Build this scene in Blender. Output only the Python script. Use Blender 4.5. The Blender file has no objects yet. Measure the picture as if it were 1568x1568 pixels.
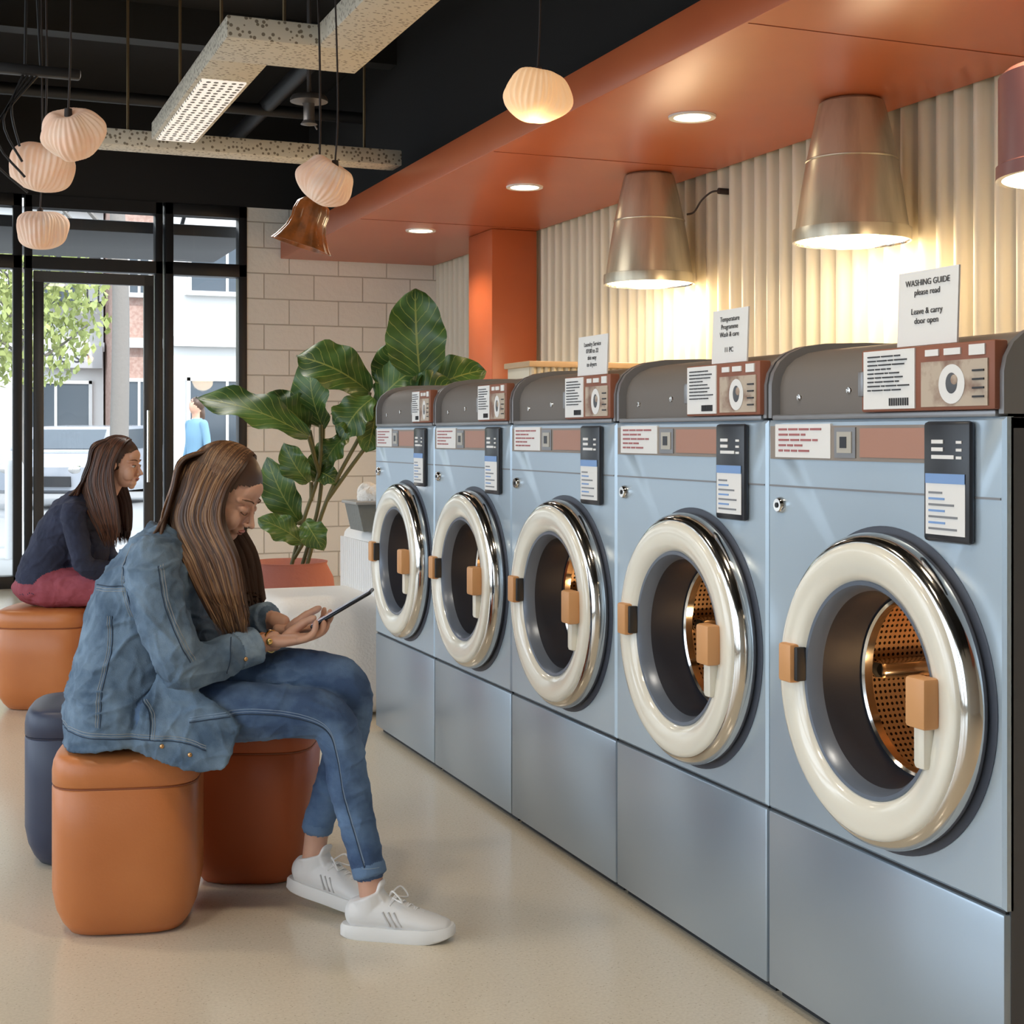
import bpy, bmesh, math, random
from mathutils import Vector, Matrix, Euler, noise
from mathutils.bvhtree import BVHTree
RN=random.Random(11)
V=Vector
TH=math.radians(21.9)
sc=bpy.context.scene
COL=sc.collection
try:
    sc.view_settings.view_transform='Standard'; sc.view_settings.look='None'; sc.view_settings.exposure=0.12
except Exception as e: print(e)

# ------------------------------------------------------------------ materials
def M(name,col,rough=.5,metal=0.,emit=0.,ecol=None,mix=None,bump=None,coat=0.,sheen=0.,trans=0.,alpha=1.,spec=None,stretch=None,sss=0,wr=None):
    m=bpy.data.materials.new(name); m.use_nodes=True
    nt=m.node_tree; N=nt.nodes; L=nt.links
    p=N['Principled BSDF']
    c4=(*col,1)
    p.inputs['Base Color'].default_value=c4
    p.inputs['Roughness'].default_value=rough
    p.inputs['Metallic'].default_value=metal
    if coat: p.inputs['Coat Weight'].default_value=coat; p.inputs['Coat Roughness'].default_value=.1
    if sheen: p.inputs['Sheen Weight'].default_value=sheen
    if sss:
        p.inputs['Subsurface Weight'].default_value=sss; p.inputs['Subsurface Radius'].default_value=(.02,.008,.004)
    if spec is not None: p.inputs['Specular IOR Level'].default_value=spec
    if emit:
        p.inputs['Emission Color'].default_value=(*(ecol or col),1); p.inputs['Emission Strength'].default_value=emit
    if mix or bump or wr:
        tc=N.new('ShaderNodeTexCoord'); mp=N.new('ShaderNodeMapping')
        L.new(tc.outputs['Object'],mp.inputs['Vector'])
        if stretch: mp.inputs['Scale'].default_value=stretch
    if mix:
        n=N.new('ShaderNodeTexNoise'); n.inputs['Scale'].default_value=mix[0]; n.inputs['Detail'].default_value=6
        r=N.new('ShaderNodeValToRGB'); r.color_ramp.elements[0].position=mix[2]; r.color_ramp.elements[1].position=mix[3]
        r.color_ramp.elements[0].color=c4; r.color_ramp.elements[1].color=(*mix[1],1)
        L.new(mp.outputs[0],n.inputs['Vector']); L.new(n.outputs['Fac'],r.inputs[0]); L.new(r.outputs[0],p.inputs['Base Color'])
    last=None
    if wr:
        n=N.new('ShaderNodeTexNoise'); n.inputs['Scale'].default_value=wr[0]; n.inputs['Detail'].default_value=2; n.inputs['Distortion'].default_value=.6
        m1=N.new('ShaderNodeMath'); m1.operation='SUBTRACT'; m1.inputs[1].default_value=.5
        m2=N.new('ShaderNodeMath'); m2.operation='ABSOLUTE'; m3=N.new('ShaderNodeMath'); m3.operation='POWER'; m3.inputs[1].default_value=.6
        L.new(mp.outputs[0],n.inputs['Vector']); L.new(n.outputs['Fac'],m1.inputs[0]); L.new(m1.outputs[0],m2.inputs[0]); L.new(m2.outputs[0],m3.inputs[0])
        b=N.new('ShaderNodeBump'); b.inputs['Strength'].default_value=wr[1]; b.inputs['Distance'].default_value=wr[2]
        L.new(m3.outputs[0],b.inputs['Height']); L.new(b.outputs[0],p.inputs['Normal']); last=b
    if bump:
        n=N.new('ShaderNodeTexNoise'); n.inputs['Scale'].default_value=bump[0]; n.inputs['Detail'].default_value=5
        b=N.new('ShaderNodeBump'); b.inputs['Strength'].default_value=bump[1]; b.inputs['Distance'].default_value=bump[2] if len(bump)>2 else .01
        L.new(mp.outputs[0],n.inputs['Vector']); L.new(n.outputs['Fac'],b.inputs['Height']); L.new(b.outputs[0],p.inputs['Normal'])
        if last: L.new(last.outputs[0],b.inputs['Normal'])
    return m

# ------------------------------------------------------------------ mesh builder
class B:
    def __init__(s): s.v=[];s.f=[];s.m=[];s.uv=[]
    def add(s,vs,fs,mi=0,uvs=None,X=None):
        o=len(s.v)
        if X is not None: vs=[X@V(p) for p in vs]
        s.v+= [tuple(p) for p in vs]
        for i,f in enumerate(fs):
            s.f.append([o+k for k in f]); s.m.append(mi if isinstance(mi,int) else mi[i])
            s.uv.append(uvs[i] if uvs else None)
    def box(s,c,d,mi=0,bev=0.,X=None,seg=2):
        if bev<=0:
            x,y,z=d[0]/2,d[1]/2,d[2]/2
            vs=[V((c[0]+i*x,c[1]+j*y,c[2]+k*z)) for i in(-1,1) for j in(-1,1) for k in(-1,1)]
            fs=[(0,1,3,2),(4,6,7,5),(0,4,5,1),(2,3,7,6),(0,2,6,4),(1,5,7,3)]
            s.add(vs,fs,mi,X=X); return
        bm=bmesh.new(); bmesh.ops.create_cube(bm,size=1)
        for v in bm.verts: v.co=V((v.co.x*d[0],v.co.y*d[1],v.co.z*d[2]))
        bmesh.ops.bevel(bm,geom=bm.edges[:],offset=min(bev,min(d)*.49),segments=seg,profile=.5,affect='EDGES')
        bm.verts.index_update()
        vs=[v.co+V(c) for v in bm.verts]; fs=[[v.index for v in f.verts] for f in bm.faces]
        bm.free(); s.add(vs,fs,mi,X=X)
    def lathe(s,prof,seg=32,mi=0,X=None,fr=None,uvs=(1,1)):
        vs=[];fs=[];ms=[];us=[]
        n=len(prof)
        for j in range(seg):
            a=2*math.pi*j/seg; k=fr(a) if fr else 1
            for q in prof: vs.append((q[0]*k*math.cos(a),q[0]*k*math.sin(a),q[1]))
        for j in range(seg):
            j2=(j+1)%seg
            for i in range(n-1):
                fs.append((j*n+i,j2*n+i,j2*n+i+1,j*n+i+1))
                ms.append(prof[i+1][2] if len(prof[i+1])>2 else mi)
                us.append([(j/seg*uvs[0],i/(n-1)*uvs[1]),((j+1)/seg*uvs[0],i/(n-1)*uvs[1]),((j+1)/seg*uvs[0],(i+1)/(n-1)*uvs[1]),(j/seg*uvs[0],(i+1)/(n-1)*uvs[1])])
        s.add(vs,fs,ms,us,X)
    def prism(s,poly,t0,t1,mi=0,X=None):
        n=len(poly)
        vs=[(p[0],t0,p[1]) for p in poly]+[(p[0],t1,p[1]) for p in poly]
        fs=[list(range(n)),list(range(2*n-1,n-1,-1))]+[(i,(i+1)%n,n+(i+1)%n,n+i) for i in range(n)]
        s.add(vs,fs,mi,X=X)
    def tube(s,pts,rad,seg=8,mi=0,side=None,X=None,round_=False):
        pts=[V(p) for p in pts]; n=len(pts)
        if not isinstance(rad,(list,tuple)): rad=[rad]*n
        rad=[r if isinstance(r,(tuple,list)) else (r,r) for r in rad]
        if round_:
            t0=(pts[0]-pts[1]).normalized(); t1=(pts[-1]-pts[-2]).normalized()
            pre=[];pr=[];po=[];pq=[]
            for k in (.98,.86,.5):
                c=math.sqrt(1-k*k); m0=min(rad[0]);m1=min(rad[-1])
                pre.append(pts[0]+t0*m0*k); pr.append((rad[0][0]*c,rad[0][1]*c))
            for k in (.5,.86,.98):
                c=math.sqrt(1-k*k); m1=min(rad[-1])
                po.append(pts[-1]+t1*m1*k); pq.append((rad[-1][0]*c,rad[-1][1]*c))
            pts=pre+pts+po; rad=pr+rad+pq; n=len(pts)
        vs=[]; S=None
        for i in range(n):
            T=(pts[min(i+1,n-1)]-pts[max(i-1,0)])
            if T.length<1e-9: T=V((0,0,1))
            T.normalize()
            if side is not None: S=V(side)
            elif S is None: S=V((0,0,1)) if abs(T.z)<.8 else V((1,0,0))
            S=S-T*S.dot(T)
            if S.length<1e-6: S=T.orthogonal()
            S.normalize(); D=T.cross(S)
            for j in range(seg):
                a=2*math.pi*j/seg
                vs.append(pts[i]+S*math.cos(a)*rad[i][0]+D*math.sin(a)*rad[i][1])
        fs=[]
        for i in range(n-1):
            for j in range(seg):
                j2=(j+1)%seg
                fs.append((i*seg+j,i*seg+j2,(i+1)*seg+j2,(i+1)*seg+j))
        fs.append(list(range(seg-1,-1,-1))); fs.append([(n-1)*seg+j for j in range(seg)])
        s.add(vs,fs,mi,X=X)
    def ell(s,c,r,mi=0,X=None,seg=20,rings=12,rot=None):
        vs=[(0,0,1)];
        for i in range(1,rings):
            t=math.pi*i/rings
            for j in range(seg):
                a=2*math.pi*j/seg; vs.append((math.sin(t)*math.cos(a),math.sin(t)*math.sin(a),math.cos(t)))
        vs.append((0,0,-1)); l=len(vs)-1
        fs=[(0,1+j,1+(j+1)%seg) for j in range(seg)]
        for i in range(rings-2):
            for j in range(seg):
                fs.append((1+i*seg+j,1+(i+1)*seg+j,1+(i+1)*seg+(j+1)%seg,1+i*seg+(j+1)%seg))
        fs+=[(l,1+(rings-2)*seg+(j+1)%seg,1+(rings-2)*seg+j) for j in range(seg)]
        R=rot if rot is not None else Matrix.Identity(3)
        out=[R@V((p[0]*r[0],p[1]*r[1],p[2]*r[2]))+V(c) for p in vs]
        s.add(out,fs,mi,X=X)
    def mesh(s,name,mats,angle=35,fix=True):
        me=bpy.data.meshes.new(name); me.from_pydata(s.v,[],s.f)
        for m in mats: me.materials.append(m)
        me.polygons.foreach_set('material_index',s.m)
        if any(u is not None for u in s.uv):
            ul=me.uv_layers.new(name='UVMap')
            for p,u in zip(me.polygons,s.uv):
                if u:
                    for li,c in zip(p.loop_indices,u): ul.data[li].uv=c
        if fix:
            bm=bmesh.new(); bm.from_mesh(me); bmesh.ops.recalc_face_normals(bm,faces=bm.faces[:]); bm.to_mesh(me); bm.free()
        me.polygons.foreach_set('use_smooth',[True]*len(me.polygons))
        me.set_sharp_from_angle(angle=math.radians(angle))
        me.update()
        return me
    def obj(s,name,mats,parent=None,loc=(0,0,0),rotz=0,angle=35,fix=True):
        return place(s.mesh(name,mats,angle,fix),name,parent,loc,rotz)
def place(me,name,parent=None,loc=(0,0,0),rotz=0):
    o=bpy.data.objects.new(name,me); COL.objects.link(o); o.location=loc; o.rotation_euler=(0,0,rotz)
    if parent: o.parent=parent
    return o
def empty(name,loc=(0,0,0),rotz=0):
    o=bpy.data.objects.new(name,None); COL.objects.link(o); o.location=loc; o.rotation_euler=(0,0,rotz); o.empty_display_size=.1
    return o
def light(name,kind,loc,power,col=(1,1,1),size=.1,rot=(0,0,0),parent=None,spot=None,sy=None):
    l=bpy.data.lights.new(name,kind); l.energy=power; l.color=col
    if kind=='AREA':
        l.size=size
        if sy: l.shape='RECTANGLE'; l.size_y=sy
    elif kind=='SUN': l.angle=size
    else: l.shadow_soft_size=size
    if spot: l.spot_size=math.radians(spot); l.spot_blend=.6
    o=bpy.data.objects.new(name,l); COL.objects.link(o); o.location=loc; o.rotation_euler=rot
    if parent: o.parent=parent
    return o
def cr(pts,n=6):
    P=[V(p) if len(p)==3 else Vector(p) for p in pts]; out=[]
    for i in range(len(P)-1):
        a=P[max(i-1,0)];b=P[i];c=P[i+1];d=P[min(i+2,len(P)-1)]
        for k in range(n):
            t=k/n
            out.append(.5*((2*b)+(c-a)*t+(2*a-5*b+4*c-d)*t*t+(3*b-a-3*c+d)*t**3))
    out.append(P[-1]); return out

# ------------------------------------------------------------------ colour library
m_white=M('white_plastic',(.8,.8,.8),.4)
m_paper=M('paper',(.78,.77,.75),.7)
m_ink=M('ink',(.03,.03,.035),.6)
m_chrome=M('chrome',(.72,.70,.67),.10,1)
m_black=M('black_metal',(.012,.012,.014),.5)
m_ceil=M('black_ceiling',(.010,.009,.009),.85)
m_cable=M('cable',(.03,.02,.018),.6)
m_orange=M('orange_paint',(.48,.115,.042),.34,mix=(1.5,(.54,.14,.05),.3,.7))
m_brushed=M('brushed_champagne',(.58,.53,.41),.30,.65,mix=(7,(.36,.32,.24),.42,.62),bump=(60,.08,.002),stretch=(1,1,.04))
m_warm=M('warm_diffuser',(1,.9,.7),.5,emit=5,ecol=(1,.80,.52))
m_dl=M('downlight_glow',(1,.9,.7),.5,emit=8,ecol=(1,.85,.6))

# ------------------------------------------------------------------ floor
def floor_mat():
    m=bpy.data.materials.new('terrazzo_floor'); m.use_nodes=True; nt=m.node_tree;N=nt.nodes;L=nt.links;p=N['Principled BSDF']
    tc=N.new('ShaderNodeTexCoord')
    vo=N.new('ShaderNodeTexVoronoi'); vo.inputs['Scale'].default_value=75
    L.new(tc.outputs['Object'],vo.inputs['Vector'])
    r=N.new('ShaderNodeValToRGB'); r.color_ramp.elements[0].position=.08; r.color_ramp.elements[1].position=.2
    r.color_ramp.elements[0].color=(.52,.44,.33,1); r.color_ramp.elements[1].color=(.71,.625,.49,1)
    L.new(vo.outputs['Distance'],r.inputs[0])
    no=N.new('ShaderNodeTexNoise'); no.inputs['Scale'].default_value=130; L.new(tc.outputs['Object'],no.inputs['Vector'])
    r2=N.new('ShaderNodeValToRGB'); r2.color_ramp.elements[0].position=.35; r2.color_ramp.elements[1].position=.6
    r2.color_ramp.elements[0].color=(.90,.89,.87,1); r2.color_ramp.elements[1].color=(1,1,1,1)
    L.new(no.outputs['Fac'],r2.inputs[0])
    mx=N.new('ShaderNodeMixRGB'); mx.blend_type='MULTIPLY'; mx.inputs[0].default_value=.8
    L.new(r.outputs[0],mx.inputs[1]); L.new(r2.outputs[0],mx.inputs[2]); L.new(mx.outputs[0],p.inputs['Base Color'])
    p.inputs['Roughness'].default_value=.20; p.inputs['Specular IOR Level'].default_value=.6
    return m
XL,XR,YF,YB,HC=-3.6,4.3,-3.0,12.3,4.1
b=B(); b.box(((XL+XR)/2,(YF+YB)/2,-.05),(XR-XL+.4,YB-YF+.4,.1)); b.obj('floor',[floor_mat()])
b=B(); b.box(((XL+XR)/2,(YF+YB)/2,HC+.1),(XR-XL+.6,YB-YF+.6,.2)); b.obj('ceiling',[m_ceil])
b=B()
for y in (1,3.2,5.4,7.6,9.8): b.box(((XL+XR)/2,y,HC-.12),(XR-XL-.1,.16,.24))
b.obj('ceiling_beams',[M('black_beam',(.02,.019,.018),.6)])
b=B(); b.tube([(.1,-2.8,3.62),(.1,12.1,3.62)],.2,20)
for y in range(-2,12,1): b.tube([(.1,y,3.62),(.1,y+.03,3.62)],.212,20)
for y in (0,4,8): b.box((.1,y,3.95),(.03,.03,.3))
b.obj('ventilation_duct',[M('duct_dark',(.022,.021,.022),.5,.4)])
b=B(); b.tube([(2.3,-2.8,3.7),(2.3,12.1,3.7)],.06,12); b.tube([(-1.2,-2.8,3.72),(-1.2,12.1,3.72)],.05,12)
b.tube([(-3.4,10.6,3.66),(4.1,10.6,3.66)],.045,12)
b.obj('ceiling_pipes',[m_black])

# ------------------------------------------------------------------ walls
def brick_mat():
    m=bpy.data.materials.new('painted_block'); m.use_nodes=True; nt=m.node_tree;N=nt.nodes;L=nt.links;p=N['Principled BSDF']
    tc=N.new('ShaderNodeTexCoord'); sx=N.new('ShaderNodeSeparateXYZ'); cb=N.new('ShaderNodeCombineXYZ')
    L.new(tc.outputs['Object'],sx.inputs[0]); L.new(sx.outputs[0],cb.inputs[0]); L.new(sx.outputs[2],cb.inputs[1])
    br=N.new('ShaderNodeTexBrick'); br.inputs['Scale'].default_value=1; br.inputs['Brick Width'].default_value=.44; br.inputs['Row Height'].default_value=.22
    br.inputs['Mortar Size'].default_value=.006; br.inputs['Mortar Smooth'].default_value=.4
    br.inputs['Color1'].default_value=(.82,.79,.73,1); br.inputs['Color2'].default_value=(.78,.75,.69,1); br.inputs['Mortar'].default_value=(.50,.46,.40,1)
    L.new(cb.outputs[0],br.inputs['Vector']); L.new(br.outputs['Color'],p.inputs['Base Color'])
    bu=N.new('ShaderNodeBump'); bu.invert=True; bu.inputs['Distance'].default_value=.01; bu.inputs['Strength'].default_value=.7
    L.new(br.outputs['Fac'],bu.inputs['Height']); 
    no=N.new('ShaderNodeTexNoise'); no.inputs['Scale'].default_value=25; L.new(tc.outputs['Object'],no.inputs['Vector'])
    b2=N.new('ShaderNodeBump'); b2.inputs['Distance'].default_value=.006; b2.inputs['Strength'].default_value=.5
    L.new(no.outputs['Fac'],b2.inputs['Height']); L.new(bu.outputs[0],b2.inputs['Normal']); L.new(b2.outputs[0],p.inputs['Normal'])
    p.inputs['Roughness'].default_value=.7
    return m
b=B(); b.box(((2.49+4.5)/2,YB+.1,1.6),(4.5-2.49,.2,3.2),0); b.box(((XL+4.5)/2,YB+.1,3.65),(4.5-XL,.2,.9),1)
b.obj('wall_back',[brick_mat(),m_ceil])
m_frame=M('window_frame_black',(.018,.018,.02),.4,.3)
def glass_mat():
    m=bpy.data.materials.new('window_glass'); m.use_nodes=True; nt=m.node_tree;N=nt.nodes;L=nt.links
    for n in list(N): N.remove(n)
    o=N.new('ShaderNodeOutputMaterial'); t=N.new('ShaderNodeBsdfTransparent'); g=N.new('ShaderNodeBsdfGlossy'); g.inputs['Roughness'].default_value=.02
    mx=N.new('ShaderNodeMixShader'); fr=N.new('ShaderNodeFresnel'); fr.inputs[0].default_value=1.3
    L.new(fr.outputs[0],mx.inputs[0]); L.new(t.outputs[0],mx.inputs[1]); L.new(g.outputs[0],mx.inputs[2]); L.new(mx.outputs[0],o.inputs[0])
    return m
m_glass=glass_mat()
def window_unit(name,x0,x1,trans=2.65,top=3.2):
    b=B(); y=YB+.06
    w=x1-x0; cx=(x0+x1)/2
    for x in (x0+.035,x1-.035): b.box((x,y,top/2),(.07,.14,top),0,.005)
    b.box((cx,y,top-.05),(w,.14,.1),0,.005); b.box((cx,y,trans),(w,.14,.11),0,.005); b.box((cx,y,.05),(w,.14,.1),0,.005)
    b.box((cx,y+.01,(trans+top)/2),(w-.14,.008,top-trans-.16),1); b.box((cx,y+.01,trans/2),(w-.14,.008,trans-.16),1)
    return b.obj(name,[m_frame,m_glass])
window_unit('window_1',1.8,2.49); window_unit('window_2',-.75,.66); window_unit('window_3',-2.17,-.77); window_unit('window_4',-3.6,-2.19)
b=B(); y=YB+.06; x0,x1=.68,1.78; cx=(x0+x1)/2;w=x1-x0
for x in (x0+.03,x1-.03): b.box((x,y,1.6),(.06,.14,3.2),0,.005)
b.box((cx,y,3.15),(w,.14,.1),0); b.box((cx,y,2.65),(w,.14,.1),0)
b.box((cx,y+.01,2.92),(w-.12,.008,.44),1)
for x in (x0+.11,x1-.11): b.box((x,y-.01,1.3),(.08,.06,2.56),2,.005)
b.box((cx,y-.01,2.54),(w-.14,.06,.09),2); b.box((cx,y-.01,.09),(w-.14,.06,.16),2)
b.box((cx,y,1.3),(w-.28,.008,2.4),1)
b.tube([(x1-.12,y-.08,.85),(x1-.12,y-.08,1.45)],.014,10,3); b.box((x1-.12,y-.055,.9),(.02,.05,.02),3); b.box((x1-.12,y-.055,1.4),(.02,.05,.02),3)
b.obj('door_1',[m_frame,m_glass,M('door_frame_grey',(.06,.06,.062),.35,.4),m_chrome])
b=B()
b.box((XL-.1,(YF+YB)/2,3.75),(.2,YB-YF,.7),0); b.box((XL-.1,(YF+YB)/2,.1),(.2,YB-YF,.2),0)
for y in (-2.8,.2,3.2,6.2,9.2,12.1): b.box((XL-.1,y,1.8),(.2,.35,3.3),0)
b.obj('wall_left',[M('plaster_left',(.7,.68,.64),.8)])
for i,y in enumerate((-1.3,1.7,4.7,7.7,10.65)):
    b=B(); h=1.32
    for dy in (-h,0,h): b.box((XL-.05,y+dy,1.8),(.08,.06,3.2),0)
    for z in (.23,2.65,3.37): b.box((XL-.05,y,z),(.08,2*h,.06),0)
    b.obj('window_%d'%(i+5),[m_frame])
b=B(); b.box(((XL+XR)/2,YF-.1,2.05),(XR-XL+.4,.2,4.1)); b.obj('wall_front',[M('plaster_front',(.5,.45,.38),.8)])
b=B(); n=int((YB-YF)/.012); vs=[];fs=[]
for i in range(n+1):
    y=YF+(YB-YF)*i/n
    ph=y/.13*2*math.pi+1.6*noise.noise(V((y*1.3,0,0)))
    a=.042+.020*noise.noise(V((y*2.1,5,0)))
    s_=math.sin(ph); x=XR-.065+a*math.copysign(abs(s_)**.7,s_)
    vs+=[(x,y,0),(x,y,1.6+0),(x,y,HC)]
for i in range(n):
    o=i*3; fs+=[(o,o+3,o+4,o+1),(o+1,o+4,o+5,o+2)]
b.add(vs,fs,0)
b.box((XR+.12,(YF+YB)/2,HC/2),(.2,YB-YF,HC),1)
b.obj('wall_right',[M('cream_fluted_panel',(.68,.63,.51),.4),M('plaster_right',(.5,.45,.38),.8)],angle=60,fix=False)

# ------------------------------------------------------------------ soffit and column
SX,SZ=2.78,2.77
b=B()
b.box(((SX+XR-.12)/2,(YF+YB)/2,SZ+.09),(XR-.12-SX,YB-YF-.02,.18),0,.006)
b.box(((SX+.25+XR-.13)/2,(YF+YB)/2,(SZ+.18+HC)/2),(XR-.13-SX-.25,YB-YF-.04,HC-SZ-.2),1)
for y in (-.6,2.0,4.6,7.2,9.8): b.box(((SX+XR-.13)/2,y,SZ-.0005),(XR-.15-SX,.004,.003),2)
b.obj('ceiling_soffit',[m_orange,m_ceil,M('seam_dark',(.25,.05,.02),.6)])
b=B(); b.box((4.0,10.15,SZ/2),(.36,.5,SZ-.002),0,.006); b.obj('orange_column',[m_orange])
for i,y in enumerate((10.18,8.15,6.05,3.6,1.6)):
    b=B(); X=Matrix.Translation((3.36,y,SZ))
    b.lathe([(.088,-.002,0),(.088,-.008,0),(.112,-.01,0),(.114,0,0)],40,0,X)
    b.lathe([(0,-.003,1),(.088,-.003,1)],40,1,X)
    o=b.obj('recessed_downlight',[m_white,m_dl],fix=False)
    light('downlight_lamp','SPOT',(3.36,y,SZ-.03),55,(1,.76,.48),.08,spot=130)

# ------------------------------------------------------------------ metal pendants
def pendant(name,x,y,mats,kind=0):
    b=B()
    if kind==0:
        zb=2.125; H=SZ-zb
        P=[(0,H-.002),(.130,H-.002),(.146,H-.014),(.160,H-.07),(.180,H-.16),(.203,H-.27),(.226,H-.40),(.244,H-.52),(.254,H-.585),(.266,H-.588),(.268,.03),(.266,0)]
        b.lathe([(r,z,0) for r,z in P]+[(.255,0,1),(.25,.01,1),(.245,.05,2),(0,.06,2)],72,0)
        b.lathe([(.206,H-.270,0),(.2085,H-.273,0),(.2085,H-.278,0),(.206,H-.281,0)],72,0)
    else:
        zb=2.12; H=.37
        P=[(0,SZ-zb-.002),(.03,SZ-zb-.002),(.03,H+.02),(.24,H),(.262,H-.02),(.262,.05),(.27,.045),(.27,0)]
        b.lathe([(r,z,0) for r,z in P]+[(.25,0,1),(.245,.03,2),(0,.04,2)],56,0)
    o=b.obj(name,mats,loc=(x,y,zb))
    light('pendant_bulb','POINT',(x,y,zb-.09),24,(1,.75,.46),.15)
    return o
pendant('metal_pendant_lamp',3.88,5.5,[m_brushed,m_chrome,m_warm])
pendant('metal_pendant_lamp',3.88,7.5,[m_brushed,m_chrome,m_warm])
pendant('metal_pendant_lamp',3.6,3.8,[M('mauve_enamel',(.30,.13,.12),.35),m_chrome,m_warm],1)
b=B(); b.tube(cr([(4.065,7.38,2.53),(4.09,7.34,2.54),(4.11,7.29,2.60),(4.14,7.23,2.64),(4.18,7.2,2.645)],6),.006,6); b.tube([(4.17,7.2,2.645),(4.24,7.2,2.645)],.018,8); b.obj('lamp_wire',[m_cable])

# ------------------------------------------------------------------ paper shell lanterns
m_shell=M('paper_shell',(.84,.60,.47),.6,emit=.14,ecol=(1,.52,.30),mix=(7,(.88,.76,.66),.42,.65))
m_shell2=M('paper_shell_lit',(.9,.68,.45),.6,emit=.45,ecol=(1,.56,.27))
def shell(name,loc,R,seed,mat,tilt=(0,0,0),lit=0):
    b=B(); rr=random.Random(seed); ph=[rr.random()*6.28 for _ in range(4)]
    nu,nv=192,28; vs=[];fs=[]
    for i in range(nv+1):
        t=math.pi*i/nv
        for j in range(nu):
            a=2*math.pi*j/nu
            lob=1+.09*math.cos(3*a+ph[0])+.07*math.cos(5*a+ph[1]+2*t)+.05*math.cos(4*t+ph[2])
            pl=1+.035*math.cos(32*a)*math.sin(t)**.5
            z=math.cos(t); zz=z*.84
            if z>0: zz-=.22*math.exp(-(math.sin(t)/.3)**2)
            r=math.sin(t)**.8*lob*pl if 0<i<nv else 0
            vs.append((R*r*math.cos(a),R*r*math.sin(a),R*zz))
    for i in range(nv):
        for j in range(nu):
            fs.append((i*nu+j,(i+1)*nu+j,(i+1)*nu+(j+1)%nu,i*nu+(j+1)%nu))
    X=Euler(tilt).to_matrix().to_4x4()
    b.add(vs,fs,0,X=X)
    top=X@V((0,0,R*.6)); HT=HC-.005-loc[2]
    b.lathe([(0,.03,1),(.014,.03,1),(.016,-.01,1),(0,-.01,1)],12,1,Matrix.Translation(top))
    b.tube(cr([top+V((0,0,.02)),top+V((.01,0,.4)),(0,0,HT)],6),.004,6,1)
    b.lathe([(0,HT,1),(.05,HT,1),(.05,HT-.03,1),(0,HT-.035,1)],16,1)
    b.obj(name,[mat,m_cable],loc=loc,angle=80)
    if lit: light('lantern_bulb','POINT',(loc[0],loc[1],loc[2]-R-.05),lit,(1,.65,.35),.05)
shell('paper_shell_lantern',(1.94,4.61,2.43),.112,1,m_shell2,(.1,.1,0),2)
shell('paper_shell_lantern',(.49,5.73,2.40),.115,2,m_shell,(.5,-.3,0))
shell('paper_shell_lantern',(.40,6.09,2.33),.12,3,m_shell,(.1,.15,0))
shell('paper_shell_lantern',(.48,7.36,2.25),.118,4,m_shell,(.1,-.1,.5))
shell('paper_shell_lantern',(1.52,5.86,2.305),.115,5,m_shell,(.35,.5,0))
b=B(); X=Euler((.12,.28,0)).to_matrix().to_4x4()@Matrix.Scale(1.12,4)
b.lathe([(.0,.10),(.04,.105),(.062,.085),(.07,.05),(.068,.02),(.078,-.02),(.1,-.06),(.118,-.085),(.112,-.085),(.095,-.055),(.07,-.02),(.06,.03),(.05,.08),(0,.09)],48,0,X,fr=lambda a:1+.07*math.cos(5*a)+.03*math.cos(9*a))
b.lathe([(0,.16,1),(.02,.16,1),(.03,.1,1),(0,.1,1)],16,1,X)
b.lathe([(0,.04,2),(.03,.02,2),(.04,-.02,2),(.03,-.06,2),(0,-.075,2)],16,2,X)
b.tube(cr([X@V((0,0,.15)),(.06,0,.45),(.05,0,1.0),(0,0,HC-2.175)],6),.005,6,1)
b.lathe([(0,HC-2.175,1),(.07,HC-2.175,1),(.07,HC-2.17-.04,1),(0,HC-2.17-.04,1)],20,1)
b.obj('amber_glass_bell_lamp',[M('amber_glass',(.22,.06,.015),.18,0,emit=.05,ecol=(1,.35,.08),mix=(14,(.06,.018,.008),.4,.6)),m_cable,M('amber_bulb',(1,.6,.2),.4,emit=2,ecol=(1,.5,.2))],loc=(1.52,6.2,2.17))
b=B(); b.lathe([(0,.05),(.09,.05),(.1,.035),(.1,.02),(.03,.01),(.03,-.08),(.045,-.1),(0,-.11)],28,0); b.tube([(0,0,.04),(0,0,HC-3.01)],.012,8,0); b.tube([(-.05,0,.04),(.05,.02,-.12)],.005,6,0)
b.obj('ceiling_spotlight_mount',[M('grey_mount',(.16,.15,.15),.35,.7)],loc=(1.85,7.5,3.0))
b=B(); b.tube([(0,0,0),(.02,0,HC-2.76)],.006,6); b.tube([(.06,0,.0),(.0,.05,HC-2.76)],.006,6)
b.box((.05,0,0),(.32,.05,.04),0,.01)
for i in range(4): b.tube(cr([(.0+.02*i,0,0),(-.05-.03*i,0,-.15-.05*i),(-.02+.01*i,0,-.3-.06*i)],5),.005,6)
b.obj('hanging_cable_bracket',[m_black],loc=(.33,5.95,2.68))

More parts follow.
